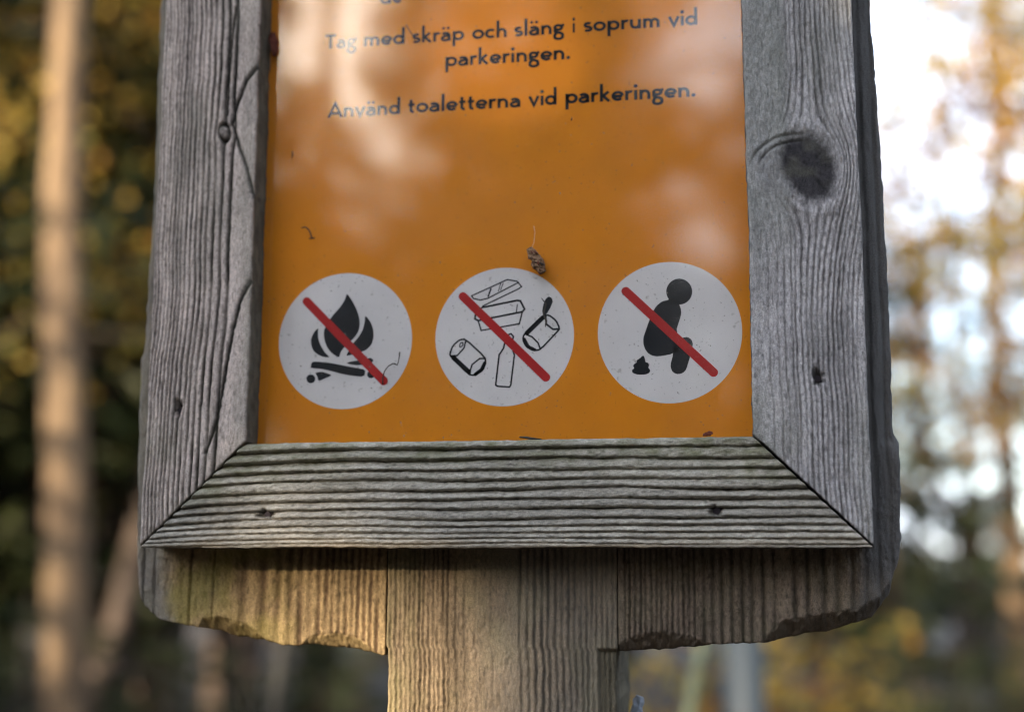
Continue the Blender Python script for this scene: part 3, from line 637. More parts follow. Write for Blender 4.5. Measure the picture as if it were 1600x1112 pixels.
# thin uneven film of dust on the sheet
tc = nd(nt, 'ShaderNodeTexCoord'); n1 = nd(nt, 'ShaderNodeTexNoise'); n1.inputs['Scale'].default_value = 900; n1.inputs['Detail'].default_value = 2; nt.links.new(tc.outputs['Object'], n1.inputs[0])
r1 = nd(nt, 'ShaderNodeMapRange'); r1.inputs[1].default_value = .69; r1.inputs[2].default_value = .76; r1.inputs[3].default_value = .0; r1.inputs[4].default_value = .5; nt.links.new(n1.outputs[0], r1.inputs[0])
n2 = nd(nt, 'ShaderNodeTexNoise'); n2.inputs['Scale'].default_value = 25; n2.inputs['Detail'].default_value = 4; nt.links.new(tc.outputs['Object'], n2.inputs[0])
r2 = nd(nt, 'ShaderNodeMapRange'); r2.inputs[1].default_value = .4; r2.inputs[2].default_value = .75; r2.inputs[3].default_value = .0; r2.inputs[4].default_value = .05; nt.links.new(n2.outputs[0], r2.inputs[0])
ad = nd(nt, 'ShaderNodeMath', operation='MAXIMUM'); nt.links.new(r1.outputs[0], ad.inputs[0]); nt.links.new(r2.outputs[0], ad.inputs[1])
ad2 = nd(nt, 'ShaderNodeMath', operation='MULTIPLY'); nt.links.new(ad.outputs[0], ad2.inputs[0]); nt.links.new(inv.outputs[0], ad2.inputs[1])
df = nd(nt, 'ShaderNodeBsdfDiffuse'); df.inputs[0].default_value = (.36, .33, .28, 1)
mx2 = nd(nt, 'ShaderNodeMixShader'); nt.links.new(ad2.outputs[0], mx2.inputs[0]); nt.links.new(mx.outputs[0], mx2.inputs[1]); nt.links.new(df.outputs[0], mx2.inputs[2])
nt.links.new(mx2.outputs[0], out.inputs[0])
M_pane = m
PANE_Y = 12.6
pane = put(obj('clear_pane', box_mesh('clear_pane', -104.5, 105, PANE_Y, PANE_Y + 2, 38.6, 333.5), M_pane))

# --- small debris on the pane
def tube(name, pts, radii, m, sides=6, parent=None):
    P = [Vector(p) for p in pts]; V = []; F = []
    if not hasattr(radii, '__len__'): radii = [radii] * len(P)
    for i, p in enumerate(P):
        t = (P[min(i + 1, len(P) - 1)] - P[max(i - 1, 0)]).normalized()
        a = t.orthogonal().normalized() if i == 0 else (a - t * a.dot(t)).normalized()
        b2 = t.cross(a)
        for k in range(sides):
            an = 2 * math.pi * k / sides; V.append(p + (a * math.cos(an) + b2 * math.sin(an)) * radii[i])
    for i in range(len(P) - 1):
        for k in range(sides):
            k2 = (k + 1) % sides; F.append((i * sides + k, i * sides + k2, (i + 1) * sides + k2, (i + 1) * sides + k))
    F.append(tuple(range(sides))[::-1]); F.append(tuple(range(len(V) - sides, len(V))))
    me = bpy.data.meshes.new(name); me.from_pydata(V, [], F); me.update()
    for pl in me.polygons: pl.use_smooth = True
    return obj(name, me, m, parent)
def on_pane(pts, lift): return [(x / 1000, (PANE_Y - lift) / 1000, z / 1000) for x, z in pts]
M_dark = simple('dark_stem', (.045, .038, .03), .8, .3, 400)
M_case = simple('grey_case', (.20, .12, .07), .95, .55, 1500, bump=.0006)
M_silk = simple('silk', (.55, .45, .33), .6)
M_flake = simple('bark_flake', (.13, .035, .02), .8, .3, 500)
tag(tube('dry_stem', on_pane([(-84.3, 134), (-83.2, 134.4), (-82.1, 134.2), (-80.9, 133), (-80.3, 131.9), (-79.7, 129.9), (-79.6, 129.5), (-78.3, 129.5), (-80.7, 129.3)], .3), [.0002, .00026, .00028, .00028, .00028, .0003, .0004, .0003, .0003], M_dark), 'tiny curled dark stem stuck to the plain orange left of the lettering', 'stem')
tag(tube('thin_root', on_pane([(-47.4, 66.4), (-47.5, 69.2), (-46.8, 71.8), (-45.9, 73.2), (-45, 74.1), (-43.3, 75.0), (-42.4, 74.9), (-41.5, 74.3), (-41.0, 75.6), (-40.7, 77.2), (-40.45, 79.8)], .3), [.0003, .00028, .00025, .00025, .00025, .0003, .00035, .0003, .00022, .00022, .00032], M_dark), 'thin crooked dark rootlet crossing the red bar of the campfire disc', 'rootlet')
tag(tube('dead_twig', [(.0100, .0095, .0437), (.0125, .0088, .0434), (.0150, .0082, .0429), (.0192, .0075, .0424)], [.0003, .0005, .0005, .0002], M_dark), 'short black twig lying on the inner ledge of the bottom rail', 'twig')
def lump(name, a, b, w, m, seed, y, n=10, sd=12):
    A = Vector((a[0], 0, a[1])); B = Vector((b[0], 0, b[1])); ax = (B - A).normalized(); sdv = Vector((-ax.z, 0, ax.x))
    V = []; F = []; rnd = random.Random(seed)
    for i in range(n + 1):
        f = i / n; r = w * (math.sin(math.pi * min(max(f, .06), .94)) ** .35)
        for k in range(sd):
            an = 2 * math.pi * k / sd; rr = r * (1 + rnd.uniform(-.28, .28))
            p = A.lerp(B, f) + sdv * (rr * math.cos(an)); V.append((p.x / 1000, (y - w * .6 + rr * .8 * math.sin(an)) / 1000, p.z / 1000))
    for i in range(n):
        for k in range(sd): F.append((i * sd + k, i * sd + (k + 1) % sd, (i + 1) * sd + (k + 1) % sd, (i + 1) * sd + k))
    F.append(tuple(range(sd))[::-1]); F.append(tuple(range(len(V) - sd, len(V))))
    me = bpy.data.meshes.new(name); me.from_pydata(V, [], F); me.update(); return obj(name, me, m)
case = lump('moth_case', (13.6, 121.4), (19.2, 110.8), 2.3, M_case, 4, PANE_Y, 16, 14)
for q in range(16):             # scraps of bark and grit spun into the case
    rq = random.Random(q + 40); f = rq.random(); x = 13.6 + 5.6 * f + rq.uniform(-1.8, 1.8); z = 121.4 - 10.6 * f + rq.uniform(-1.2, 1.2); a_ = rq.uniform(-2.2, -.4)
    c_ = tube('grit_scrap', on_pane([(x, z), (x + .9 * math.cos(a_), z + .9 * math.sin(a_)), (x + 2.0 * math.cos(a_ + .3), z + 2.0 * math.sin(a_ + .3))], 2.4 + rq.uniform(-1.2, .9)), [.00022, .00042, .00012], (M_flake, M_dark, M_case)[q % 3], 5, case)
tag(case, 'rough grey-brown moth case hanging at the rim of the litter disc', 'insect case')
tube('silk_thread', on_pane([(14.2, 121), (15.3, 124), (15.7, 128.4), (15.2, 131)], .25), .00009, M_silk, 5, case)
tag(tube('debris_wisp', on_pane([(18.4, 100.6), (20.3, 98), (19.2, 94), (20.4, 91.0), (20.0, 88.6)], .3), [.00015, .0004, .0003, .0005, .0002], M_dark), 'small dark wisp of debris stuck on the lid of the printed tin', 'debris')
tag(lump('bark_flake', (82.4, 43.2), (86.2, 44.2), .9, M_flake, 8, 8.0, 6, 8), 'small reddish bark flake on the inner ledge near the mitred corner', 'bark flake')
cl = lump('dirt_clump', (-99.8, 222), (-98.6, 211.5), 1.9, M_flake, 9, PANE_Y, 9, 9)
tag(cl, 'dark reddish clump of dirt and web wedged against the left frame stile', 'dirt')
tag(tube('insect_leg', on_pane([(-89.5, 168.3), (-89.2, 166.6), (-89.6, 165.2)], .25), [.0002, .00035, .0002], M_dark), 'tiny dark speck of an insect below the first lettered paragraph', 'insect')
tag(tube('seed_speck', on_pane([(31.2, 176.8), (31.0, 175.4)], .25), [.0002, .0003], M_dark), 'tiny dark seed under the word for the parking place', 'seed')
tag(tube('hair', on_pane([(-40.3, 222.2), (-38.9, 219.5), (-36.9, 216.6), (-36.4, 215)], .25), [.0003, .0002, .0003, .00015], M_dark), 'short brown hair caught between two words of the upper line', 'hair')
# ------------------------------------------------------------------ forest floor
rng = np.random.default_rng(7); rnd = random.Random(7)
gx = np.concatenate([np.linspace(-300, -30, 28), np.linspace(-30, 30, 150)[1:-1], np.linspace(30, 300, 28)])
XX, YY = np.meshgrid(gx, gx, indexing='ij')
far = np.hypot(XX, YY)
ZZ = GROUND + (.10 * fbm(XX / 2.2, YY / 2.2, 500) + .5 * fbm(XX / 13, YY / 13, 501) * sstep(4, 14, far)) * sstep(0.4, 2.0, far) - .01
def ground_z(x, y):
    d = math.hypot(x, y); x = np.array([x]); y = np.array([y])
    return float((GROUND + (.10 * fbm(x / 2.2, y / 2.2, 500) + .5 * fbm(x / 13, y / 13, 501) * sstep(4, 14, d)) * sstep(0.4, 2.0, d) - .01)[0])
idx = np.arange(XX.size).reshape(XX.shape)
gm, nt, b, out = mat('forest_floor')
tc = nd(nt, 'ShaderNodeTexCoord'); n = nd(nt, 'ShaderNodeTexNoise'); n.inputs['Scale'].default_value = 3.0; n.inputs['Detail'].default_value = 9; n.inputs['Roughness'].default_value = .7
nt.links.new(tc.outputs['Object'], n.inputs[0])
cr = nd(nt, 'ShaderNodeValToRGB'); e = cr.color_ramp.elements; e[0].position = .3; e[0].color = (.025, .018, .013, 1); e[1].position = .7; e[1].color = (.06, .036, .021, 1)
x_ = e.new(.52); x_.color = (.042, .03, .018, 1)
nt.links.new(n.outputs[0], cr.inputs[0]); nt.links.new(cr.outputs[0], b.inputs['Base Color']); b.inputs['Roughness'].default_value = .95
bp = nd(nt, 'ShaderNodeBump'); bp.inputs['Distance'].default_value = .06; nt.links.new(n.outputs[0], bp.inputs['Height']); nt.links.new(bp.outputs[0], b.inputs['Normal'])
ground = obj('forest_floor', npmesh('forest_floor', np.stack([XX, YY, ZZ], -1).reshape(-1, 3), np.stack([idx[:-1, :-1], idx[1:, :-1], idx[1:, 1:], idx[:-1, 1:]], -1).reshape(-1, 4)), gm)
tag(ground, 'brown forest floor of needles and leaf litter', kind='structure')

def leaves(P, D, N, L, Wd, fold=.15):
    """one folded diamond per leaf: points P, directions D, normals N, lengths L, widths Wd"""
    D = D / (np.linalg.norm(D, axis=1, keepdims=True) + 1e-9)
    S = np.cross(D, N); S /= np.linalg.norm(S, axis=1, keepdims=True) + 1e-9
    U = np.cross(S, D); L = L[:, None]; Wd = Wd[:, None]
    A = P; B = P + D * L * .45 + S * Wd * .5 + U * fold * Wd; C = P + D * L; E_ = P + D * L * .45 - S * Wd * .5 + U * fold * Wd
    V = np.stack([A, B, C, E_], 1).reshape(-1, 3); F = np.arange(len(V)).reshape(-1, 4)
    return V, F
def leaf_mesh(name, P, D, N, L, Wd, tintv):
    V, F = leaves(P, D, N, L, Wd); return npmesh(name, V, F, {'tint': np.repeat(tintv, 4)}, False)
def unit(n): v = rng.normal(size=(n, 3)); return v / np.linalg.norm(v, axis=1, keepdims=True)
# fallen leaves: uncountable
n = 22000
r = 0.6 + 24 * rng.random(n) ** .8; th = rng.random(n) * 2 * np.pi
P = np.stack([r * np.cos(th), r * np.sin(th), 0 * r], -1)
d = np.hypot(P[:, 0], P[:, 1])
P[:, 2] = GROUND + (.10 * fbm(P[:, 0] / 2.2, P[:, 1] / 2.2, 500) + .5 * fbm(P[:, 0] / 13, P[:, 1] / 13, 501) * sstep(4, 14, d)) * sstep(.4, 2, d) + .012
N = unit(n) * .45; N[:, 2] += 1
D = unit(n); D[:, 2] *= .3
lit = obj('fallen_leaves', leaf_mesh('fallen_leaves', P, D, N, .05 + .06 * rng.random(n), .035 + .04 * rng.random(n), rng.random(n) ** 2.0), M_litter)
tag(lit, 'brown and yellow fallen leaves strewn over the forest floor', 'leaf litter', kind='stuff')

# ------------------------------------------------------------------ trees
def tubes(paths, sides=7):
    VV = []; FF = []; n0 = 0
    for P, R in paths:
        P = np.asarray(P, float); k = len(P)
        T = np.gradient(P, axis=0); T /= np.linalg.norm(T, axis=1, keepdims=True) + 1e-9
        ref = np.where(np.abs(T[:, 2:3]) > .8, np.array([[1., 0, 0]]), np.array([[0, 0, 1.]]))
        A = np.cross(T, ref); A /= np.linalg.norm(A, axis=1, keepdims=True); B = np.cross(T, A)
        an = np.linspace(0, 2 * np.pi, sides, endpoint=False)
        V = P[:, None] + (A[:, None] * np.cos(an)[None, :, None] + B[:, None] * np.sin(an)[None, :, None]) * np.asarray(R)[:, None, None]
        VV.append(V.reshape(-1, 3)); I = n0 + np.arange(k * sides).reshape(k, sides)
        FF.append(np.stack([I[:-1], np.roll(I, -1, 1)[:-1], np.roll(I, -1, 1)[1:], I[1:]], -1).reshape(-1, 4)); n0 += k * sides
    return np.concatenate(VV), np.concatenate(FF)
def trunk_path(h, r, bend, seed, n=26, flare=1.5):
    t = np.linspace(0, 1, n); x = bend * fbm(t * 2.3 + seed, 0 * t, seed) ; y = bend * fbm(t * 2.1 + 9, 0 * t, seed + 1)
    x -= x[0]; y -= y[0]
    R = r * (1 - .86 * t ** 1.1) * (1 + (flare - 1) * np.exp(-t * h / .25))
    return np.stack([x, y, t * h - .15], -1), R
def spruce(name, seed, h=13.0, r=.15, crown0=1.5, spread=2.1, dens=1.0):
    global rng
    rng = np.random.default_rng(seed)
    root = empty(name)
    TP, TR = trunk_path(h, r, .25, seed)
    V, F = tubes([(TP, TR)], 12); ang = np.arctan2(V[:, 1], V[:, 0]); V[:, :2] *= (1 + .10 * vn(ang * 4, V[:, 2] * 3, seed))[:, None]
    obj('trunk', npmesh('trunk', V, F), M_bark, root)
    limbs = []; P = []; D = []; N = []; L = []
    z = .7
    while z < h - .3:
        live = z > crown0
        f = max(0, (z - crown0) / (h - crown0))
        ln = spread * (1 - f) ** .8 * (.6 + .4 * min(1, (z - crown0 + .6) / 1.5)) + .15 if live else .5 + .9 * rng.random()
        for k in range(int(rng.integers(4, 7)) if live else int(rng.integers(1, 4))):
            a = rng.random() * 2 * np.pi; l = ln * (.7 + .5 * rng.random())
            tt = np.linspace(0, 1, 7); c = np.array([np.interp(z, TP[:, 2], TP[:, 0]), np.interp(z, TP[:, 2], TP[:, 1]), z])
            dr = np.array([math.cos(a), math.sin(a), 0]); droop = (.28 if live else .12) * l
            path = c + dr * (tt * l)[:, None] + np.array([0, 0, 1]) * ((-droop * np.sin(tt * 2.2) + .10 * l * tt ** 3 + .06 * (rng.random(7) - .5)))[:, None]
            limbs.append((path, np.linspace(.018 if live else .011, .003, 7)))
            if live:
                m = int(34 * dens * l) + 4
                t = np.clip(rng.random(m) ** .8, .06, 1); base = np.stack([np.interp(t, tt, path[:, i]) for i in range(3)], -1)
                side = np.cross(dr, [0, 0, 1]); sg = np.where(rng.random(m) < .5, -1, 1)
                w = (1 - t) * .30 * l + .10
                off = sg * w * rng.random(m) ** .7
                b0 = base + side * off[:, None] + dr * (.25 * np.abs(off))[:, None] + np.array([0, 0, -1]) * (.35 * np.abs(off) + .05 * rng.random(m))[:, None]
                P.append(b0); D.append(side * (sg * .7)[:, None] + dr * .8 + np.array([0, 0, -.45]) + .35 * rng.normal(size=(m, 3)))
                N.append(np.array([0, 0, 1]) + .5 * rng.normal(size=(m, 3))); L.append(.14 + .16 * rng.random(m))
        z += .24 + .2 * rng.random()
    V, F = tubes(limbs, 4); tag(obj('branches', npmesh('branches', V, F), M_twig, root), kind='stuff')
    P = np.concatenate(P); D = np.concatenate(D); N = np.concatenate(N); L = np.concatenate(L)
    obj('crown', leaf_mesh('crown', P, D, N, L, L * .30 + .02, rng.random(len(P))), M_spruce_leaf, root)
    return root
def broadleaf(name, seed, h=9.0, r=.09, mleaf=M_yellow_leaf, mbark=M_birch_bark, nlimb=30, per=190, c0=.22, spread=1.9, lsz=.07):
    global rng
    rng = np.random.default_rng(seed)
    root = empty(name)
    TP, TR = trunk_path(h, r, .9, seed, flare=1.3)
    V, F = tubes([(TP, TR)], 10); obj('trunk', npmesh('trunk', V, F), mbark, root)
    limbs = []; P = []
    for i in range(nlimb):
        f = c0 + (1 - c0) * (i + rng.random()) / nlimb; z = f * h * .98
        c = np.array([np.interp(z, TP[:, 2], TP[:, k]) for k in range(3)])
        a = rng.random() * 2 * np.pi; l = spread * (1.1 - f) ** .6 * (.5 + .7 * rng.random())
        tt = np.linspace(0, 1, 8)
        path = c + np.stack([np.cos(a) * tt * l, np.sin(a) * tt * l, (.75 * tt - .35 * tt ** 2) * l], -1) + .07 * l * np.cumsum(rng.normal(size=(8, 3)), 0) * tt[:, None] * .6
        limbs.append((path, np.linspace(.02, .004, 8)))
        for j in range(int(rng.integers(3, 6))):
            t0 = int(rng.integers(2, 7)); d = rng.normal(size=3); d[2] = abs(d[2]) * .3; d /= np.linalg.norm(d); sl = .25 + .5 * rng.random()
            tw = path[t0] + d * (np.linspace(0, 1, 5) * sl)[:, None] + np.array([0, 0, -.18]) * (np.linspace(0, 1, 5) ** 2)[:, None] * sl
            limbs.append((tw, np.linspace(.006, .002, 5)))
            k = max(3, int(per / 4 * (.3 + 1.2 * rng.random()))); P.append(tw[rng.integers(1, 5, k)] + .16 * rng.normal(size=(k, 3)))
    V, F = tubes(limbs, 4); tag(obj('branches', npmesh('branches', V, F), M_twig, root), kind='stuff')
    P = np.concatenate(P); n = len(P); D = unit(n); D[:, 2] -= .6; N = unit(n)
    s = lsz * (.7 + .6 * rng.random(n))
    clump = .5 + .9 * vn(P[:, 0] * 1.3 + P[:, 2], P[:, 1] * 1.3, seed); tv = np.clip(clump + .25 * rng.normal(size=n), 0, 1)
    obj('crown', leaf_mesh('crown', P, D, N, s, s * .75, tv), mleaf, root)
    return root
def pine(name, seed, h=15.0, r=.12, mbark=M_pine_bark):
    global rng
    rng = np.random.default_rng(seed)
    root = empty(name)
    TP, TR = trunk_path(h, r, .3, seed, n=40, flare=1.25)
    V, F = tubes([(TP, TR)], 14); ang = np.arctan2(V[:, 1], V[:, 0]); V[:, :2] *= (1 + .12 * vn(ang * 4, V[:, 2] * 5, seed))[:, None]
    obj('trunk', npmesh('trunk', V, F), mbark, root)
    limbs = []; P = []
    for i in range(34):
        top = i > 14; z = h * (.62 + .36 * rng.random()) if top else 1.0 + h * .5 * rng.random()
        c = np.array([np.interp(z, TP[:, 2], TP[:, k]) for k in range(3)]); a = rng.random() * 2 * np.pi
        l = (.8 + 1.3 * rng.random()) if top else .3 + .7 * rng.random(); tt = np.linspace(0, 1, 6)
        path = c + np.stack([np.cos(a) * tt * l, np.sin(a) * tt * l, (.25 * tt if top else -.1 * tt) * l], -1) + .04 * np.cumsum(rng.normal(size=(6, 3)), 0) * tt[:, None]
        limbs.append((path, np.linspace(.025 if top else .012, .004, 6)))
        if top:
            k = 110; P.append(path[rng.integers(2, 6, k)] + .22 * rng.normal(size=(k, 3)))
    V, F = tubes(limbs, 5); tag(obj('branches', npmesh('branches', V, F), M_twig, root), kind='stuff')
    P = np.concatenate(P); n = len(P); D = unit(n); D[:, 2] += .4
    obj('crown', leaf_mesh('crown', P, D, unit(n), .14 + .1 * rng.random(n), .03 + .03 * rng.random(n), rng.random(n)), M_spruce_leaf, root)
    return root

def place(proto, first, x, y, rz, s, label, cat, group=None):
    o = proto if first else copy_tree(proto)
    o.location = (x, y, ground_z(x, y)); o.rotation_euler = (0, 0, rz); o.scale = (s, s, s)
    for k in ('label', 'category', 'group'):
        if k in o: del o[k]
    tag(o, label, cat, group); return o
used = set()
def plant(key, x, y, rz=0.0, s=1.0, label=None, cat='tree', group=None):
    p, dl, dg = KINDS[key]
    first = key not in used; used.add(key)
    return place(p, first, x, y, rz, s, label or dl, cat, None if label else dg)
KINDS = {
 'spA': (spruce('spruce_tree', 21, 13, .15, 1.4, 2.2), 'dark green spruce with drooping boughs standing in the woods', 'spruces in the woods'),
 'spB': (spruce('spruce_tree', 22, 15, .17, 2.6, 2.4, .9), 'tall dark spruce with bare dead lower branches in the woods', 'tall spruces in the woods'),
 'spC': (spruce('spruce_tree', 23, 5.5, .07, .5, 1.3, 1.1), 'young bushy spruce branching down to the forest floor', 'young spruces in the woods'),
 'bA': (broadleaf('birch_tree', 31, 9.5, .09), 'slender birch with yellow autumn leaves and pale bark', 'yellow birches in the woods'),
 'bB': (broadleaf('oak_tree', 32, 8.0, .11, M_brown_leaf, M_bark, 28, 120, .2, 2.2, .085), 'autumn oak with rusty brown leaves and dark bark', 'rusty oaks in the woods'),
 'aY': (broadleaf('aspen_tree', 33, 9.0, .07, M_yellow_leaf, M_bark, 30, 170), 'aspen with yellow leaves and dark slim trunk among the spruces', 'yellow aspens in the woods'),
 'pA': (pine('pine_tree', 41, 16, .13), 'straight pine with bare orange-brown trunk and high crown', 'bare-trunked pines in the woods'),
}
C2 = np.array([0.093, -0.509])
def at(dx, dy, dist): return C2[0] + dx * dist, C2[1] + dy * dist
# the sunlit pine beyond the left stile, and its neighbours
x, y = at(-.462, .887, 5.6); plant('pA', x, y, 1.0, .72, 'slim sunlit pine trunk standing in front of the darker spruces', 'tree')
spots = [('spB', -.36, .93, 9.0), ('bA', -.565, .825, 7.6), ('spA', -.505, .863, 12.5), ('bB', -.43, .90, 11.5), ('spA', -.58, .81, 10), ('spB', -.53, .85, 14), ('spA', -.40, .917, 14.5), ('pA', -.47, .88, 18), ('spA', -.44, .9, 22), ('pA', -.50, .87, 16), 
         ('spA', -.53, .848, 9.5), ('aY', -.475, .88, 8.0), ('bB', -.41, .912, 10), ('bA', -.40, .917, 12.5), ('spB', -.445, .895, 9.4), ('spB', -.30, .954, 12), ('spA', -.22, .975, 15), ('spB', -.25, .97, 20), ('spA', -.33, .944, 24),
         ('bB', -.11, .99, 7.0), ('bB', .30, .955, 8.0), ('bA', .28, .96, 6.0), ('bA', .265, .964, 10), ('bA', .04, .999, 13), ('bB', .155, .988, 19), ('bA', .24, .97, 16), ('bB', .12, .993, 24), ('bB', .06, 1.0, 21), ('pA', .192, .98, 16), ('spC', .112, .993, 13), ('pA', .172, .985, 22), ('spC', .13, .99, 22), ('spC', .19, .98, 20), ('spA', .36, .93, 18), ('bB', -.02, 1, 15), ('spB', -.08, .997, 19), ('spA', .47, .88, 14), ('pA', .02, 1, 12)]
for i, (k, dx, dy, dist) in enumerate(spots):
    x, y = at(dx, dy, dist); hv = (dist * 7.31 + abs(dx) * 53.7) % 1.0; plant(k, x, y, hv * 6.28, .85 + .3 * ((hv * 7) % 1.0))
# woods to the sides and behind the photographer: taller at the sides, a lower dense belt behind
side = [('bB', 4.6, 9.8), ('spA', -9.6, 1.4), ('spB', -8, 4.5), ('spA', -11.5, 1.0), ('bA', -9, 7), ('spA', -13, 6), ('spB', 7.5, 4.2), ('bB', 9.0, -.5), ('spA', 10.5, 6.0), ('pA', 7.6, -2.8), ('spB', 13, 1), ('spB', -14, -3)]
for i, (k, x, y) in enumerate(side): plant(k, x, y, i * 2.3, .9 + .3 * ((i * 53) % 10) / 10)
r3 = random.Random(12)
for i in range(46):
    az = math.radians(98 + 164 * (i + r3.uniform(.1, .9)) / 46); dist = r3.choice((11.5, 13.5, 16, 19)) * r3.uniform(.95, 1.05)
    if abs(math.degrees(az) - 206.7) < 5.5: continue
    mirror = 176 < math.degrees(az) < 201
    hgt = (dist * math.tan(math.radians(r3.uniform(13, 16.5) if mirror else r3.uniform(21, 30))) + 1.27)
    k = r3.choice(('spA', 'spA', 'spC', 'spC', 'bB'))
    plant(k, math.sin(az) * dist, math.cos(az) * dist, i * 1.9, hgt / {'spA': 13, 'spC': 5.5, 'bB': 8.3}[k])
for k, dx, dist, sc, rz in (('spA', -.105, 10, .72, .3), ('spB', -.165, 11, .72, 1.1), ('spA', -.215, 9.6, .60, 2.0), ('spA', -.365, 11.5, .62, 2.2), ('spB', -.58, 13, .8, .9), ('spA', .075, 10.5, .74, .9), ('spB', .15, 12, .75, 1.9),
                            ('bB', -.30, 14.5, .60, .4), ('bA', -.27, 12.5, .50, 1.3), ('bB', .02, 13, .66, .5), ('spA', -.13, 14, .75, .6), ('spB', -.19, 15.5, .8, 1.6), ('spA', -.07, 13, .72, 2.6), ('spC', -.15, 8.0, .95, .6), ('pA', -.302, 9.0, .8, .6)):
    plant(k, dx * dist, -math.sqrt(1 - dx * dx) * dist, rz, sc)
# unseen trees added to shade the board: spruce towards the low sun, spreading oaks
KINDS['spD'] = (spruce('spruce_tree', 24, 6.2, .08, .6, 1.5, 2.6), None, None)
o = plant('spD', -2.480, -5.294, 1.586, .916, 'dense young spruce added out of view to shade the notice board', 'tree'); o.location.z = -1.30
KINDS['oak'] = (broadleaf('oak_tree', 61, 11, .22, M_brown_leaf, M_bark, 84, 330, .38, 4.8, .12), None, None)
plant('oak', 2.3, -2.6, .4, 1.0, 'large spreading oak with rusty leaves added overhead to shade the notice board', 'tree')
plant('oak', 5.6, -5.4, 2.9, 1.05, 'second large spreading oak with rusty leaves, added out of view to cut the light', 'tree')
plant('spA', -5.633, -.2205, 3.9878, .6177)  # spruce added out of view to dapple the sunlit pine trunk

# grey post and leaning stems just behind the board
M_grey = simple('grey_paint', (.022, .031, .04), .5, .12, 20)
x, y = at(.006, 1.0, 2.4); gz = ground_z(x, y)
gp = tube('grey_post', [(x, y, gz - .1), (x, y, gz + .6), (x, y, -.05), (x, y, -.045)], [.034, .034, .034, .022], M_grey, 16)
tag(gp, 'plain blue-grey metal post standing behind the notice board', 'post')
M_moss = simple('mossy_stick', (.055, .07, .05), .9, .5, 60)
x, y = at(-.024, 1.0, 2.0); gz = ground_z(x - .12, y)
tag(tube('leaning_branch', [(x - .22, y, gz - .02), (x - .13, y, -.75), (x - .02, y, -.2), (x + .03, y + .01, .05)], [.013, .012, .010, .006], M_moss, 7), 'thin mossy branch leaning beside the blue-grey post', 'branch')
M_pale = simple('pale_bark', (.06, .055, .045), .9, .3, 30)
x, y = at(-.327, .945, 2.3); gz = ground_z(x - .1, y)
tag(tube('leaning_sapling', [(x - .12, y, gz - .05), (x - .06, y, -.7), (x - .01, y, -.25), (x + .05, y, .3)], [.014, .013, .011, .006], M_pale, 7), 'thin pale leafless sapling leaning under the left backing board', 'sapling')
# scrap by the post
M_scrap = simple('pale_scrap', (.45, .50, .58), .7, .1, 200)
tag(lump('paper_scrap', (50.5, -70), (53.2, -60.2), 2.6, M_scrap, 31, 62.0, 5, 7), 'crumpled pale bluish scrap tucked behind the right edge of the post', 'scrap')
# undergrowth
def shrub(name, seed, h=.55, n=420, spread=.38, m=M_shrub):
    global rng
    rng = np.random.default_rng(seed); root = empty(name); paths = []; P = []
    for i in range(16):
        a = rng.random() * 6.28; l = h * (.6 + .5 * rng.random()); tt = np.linspace(0, 1, 6); sp = spread * rng.random()
        path = np.stack([np.cos(a) * sp * tt ** 1.3, np.sin(a) * sp * tt ** 1.3, tt * l - .03], -1) + .02 * np.cumsum(rng.normal(size=(6, 3)), 0) * tt[:, None]
        paths.append((path, np.linspace(.006, .002, 6))); k = n // 16; P.append(path[rng.integers(2, 6, k)] + .05 * rng.normal(size=(k, 3)))
    V, F = tubes(paths, 4); tag(obj('stems', npmesh('stems', V, F), M_twig, root), kind='stuff')
    P = np.concatenate(P); q = len(P); obj('foliage', leaf_mesh('foliage', P, unit(q), unit(q), .03 + .03 * rng.random(q), .02 + .02 * rng.random(q), rng.random(q)), m, root)
    return root
KINDS['sh'] = (shrub('shrub', 51), 'low leafy autumn shrub growing on the forest floor', 'shrubs on the forest floor')
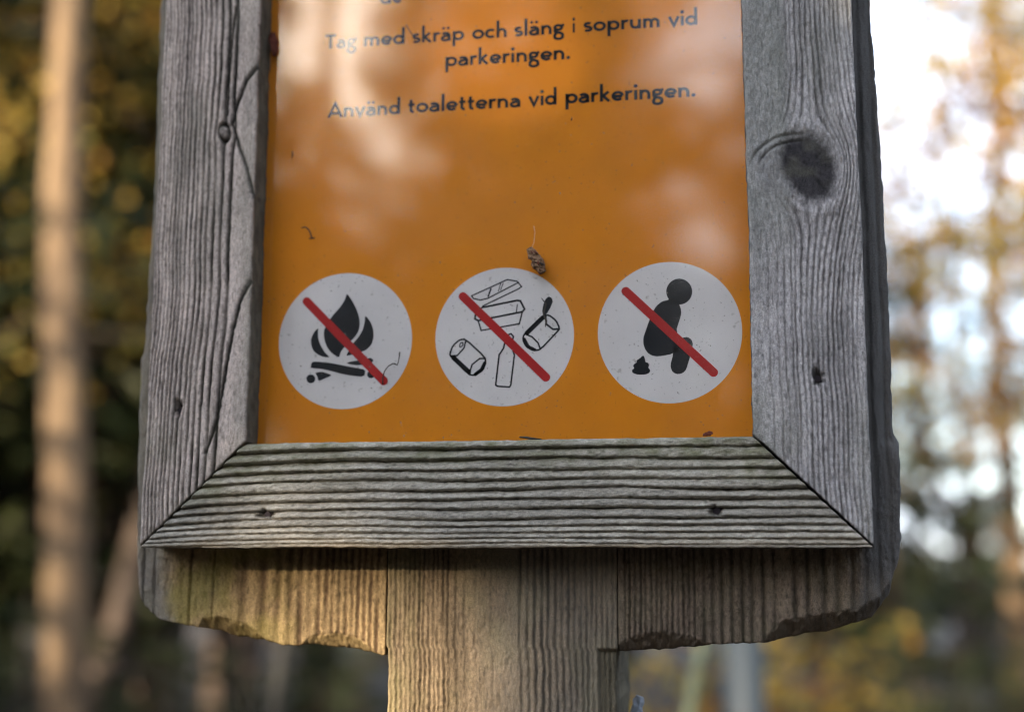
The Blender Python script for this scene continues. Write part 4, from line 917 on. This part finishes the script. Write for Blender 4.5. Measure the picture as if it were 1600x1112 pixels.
KINDS['shy'] = (shrub('shrub', 52, .9, 300, .3, M_yellow_leaf), 'knee-high shrub with yellow autumn leaves on the forest floor', 'yellow shrubs on the forest floor')
r2 = random.Random(5)
for i in range(46):
    a = r2.uniform(-1.0, .75); dist = r2.uniform(3.2, 15); x = math.sin(a) * dist; y = math.cos(a) * dist
    plant('sh' if i % 8 else 'shy', x, y, i * 1.1, r2.uniform(.7, 1.3), cat='shrub')
for dx, dist, sc in ((.045, 4.6, 1.42), (.072, 5.4, 1.5), (-.022, 4.2, 1.30)):
    x, y = at(dx, 1.0, dist); plant('shy', x, y, dist, sc, cat='shrub')
# knee- to chest-high spruce seedlings that darken the floor between the trunks
for i, (dx, dist, sc) in enumerate(((-.27, 6.0, .20), (-.32, 6.6, .22), (-.37, 5.8, .19), (-.405, 7.0, .24), (-.44, 6.4, .21), (-.485, 6.8, .23), (-.52, 6.0, .2), (-.30, 8.2, .26), (-.46, 8.6, .27), (.10, 6.8, .19), (.15, 6.2, .17), (.195, 7.0, .2), (.235, 6.0, .18), (.03, 7.4, .2), (.125, 9.0, .22), (.18, 9.6, .23))):
    x, y = at(dx, math.sqrt(1 - dx * dx), dist); KINDS['spC'] = (KINDS['spC'][0], 'small dark spruce seedling on the forest floor', 'spruce seedlings on the forest floor'); plant('spC', x, y, i * 1.3, sc)
# distant wood closing the view between the trunks
rng = np.random.default_rng(77); n = 60000
th = rng.random(n) * 2 * np.pi; rr = 42 + 25 * rng.random(n)
az = (th + np.pi) % (2 * np.pi) - np.pi      # angle from +Y, positive towards +X
top = 11 + 4 * fbm(az * 9, 0 * az, 600) + 3 * fbm(az * 40, 0 * az, 601)
gap = np.exp(-((az - .2) / .33) ** 2)
top = top * (1 - .9 * gap)
P = np.stack([np.sin(az) * rr, np.cos(az) * rr, GROUND + top * rng.random(n) ** .8], -1)
s = .5 + .8 * rng.random(n)
fw = obj('distant_wood', leaf_mesh('distant_wood', P, unit(n), unit(n), s, s * .6, rng.random(n)), M_spruce_leaf)
tag(fw, 'distant dark mass of forest closing the view behind the trees', 'forest', kind='stuff')
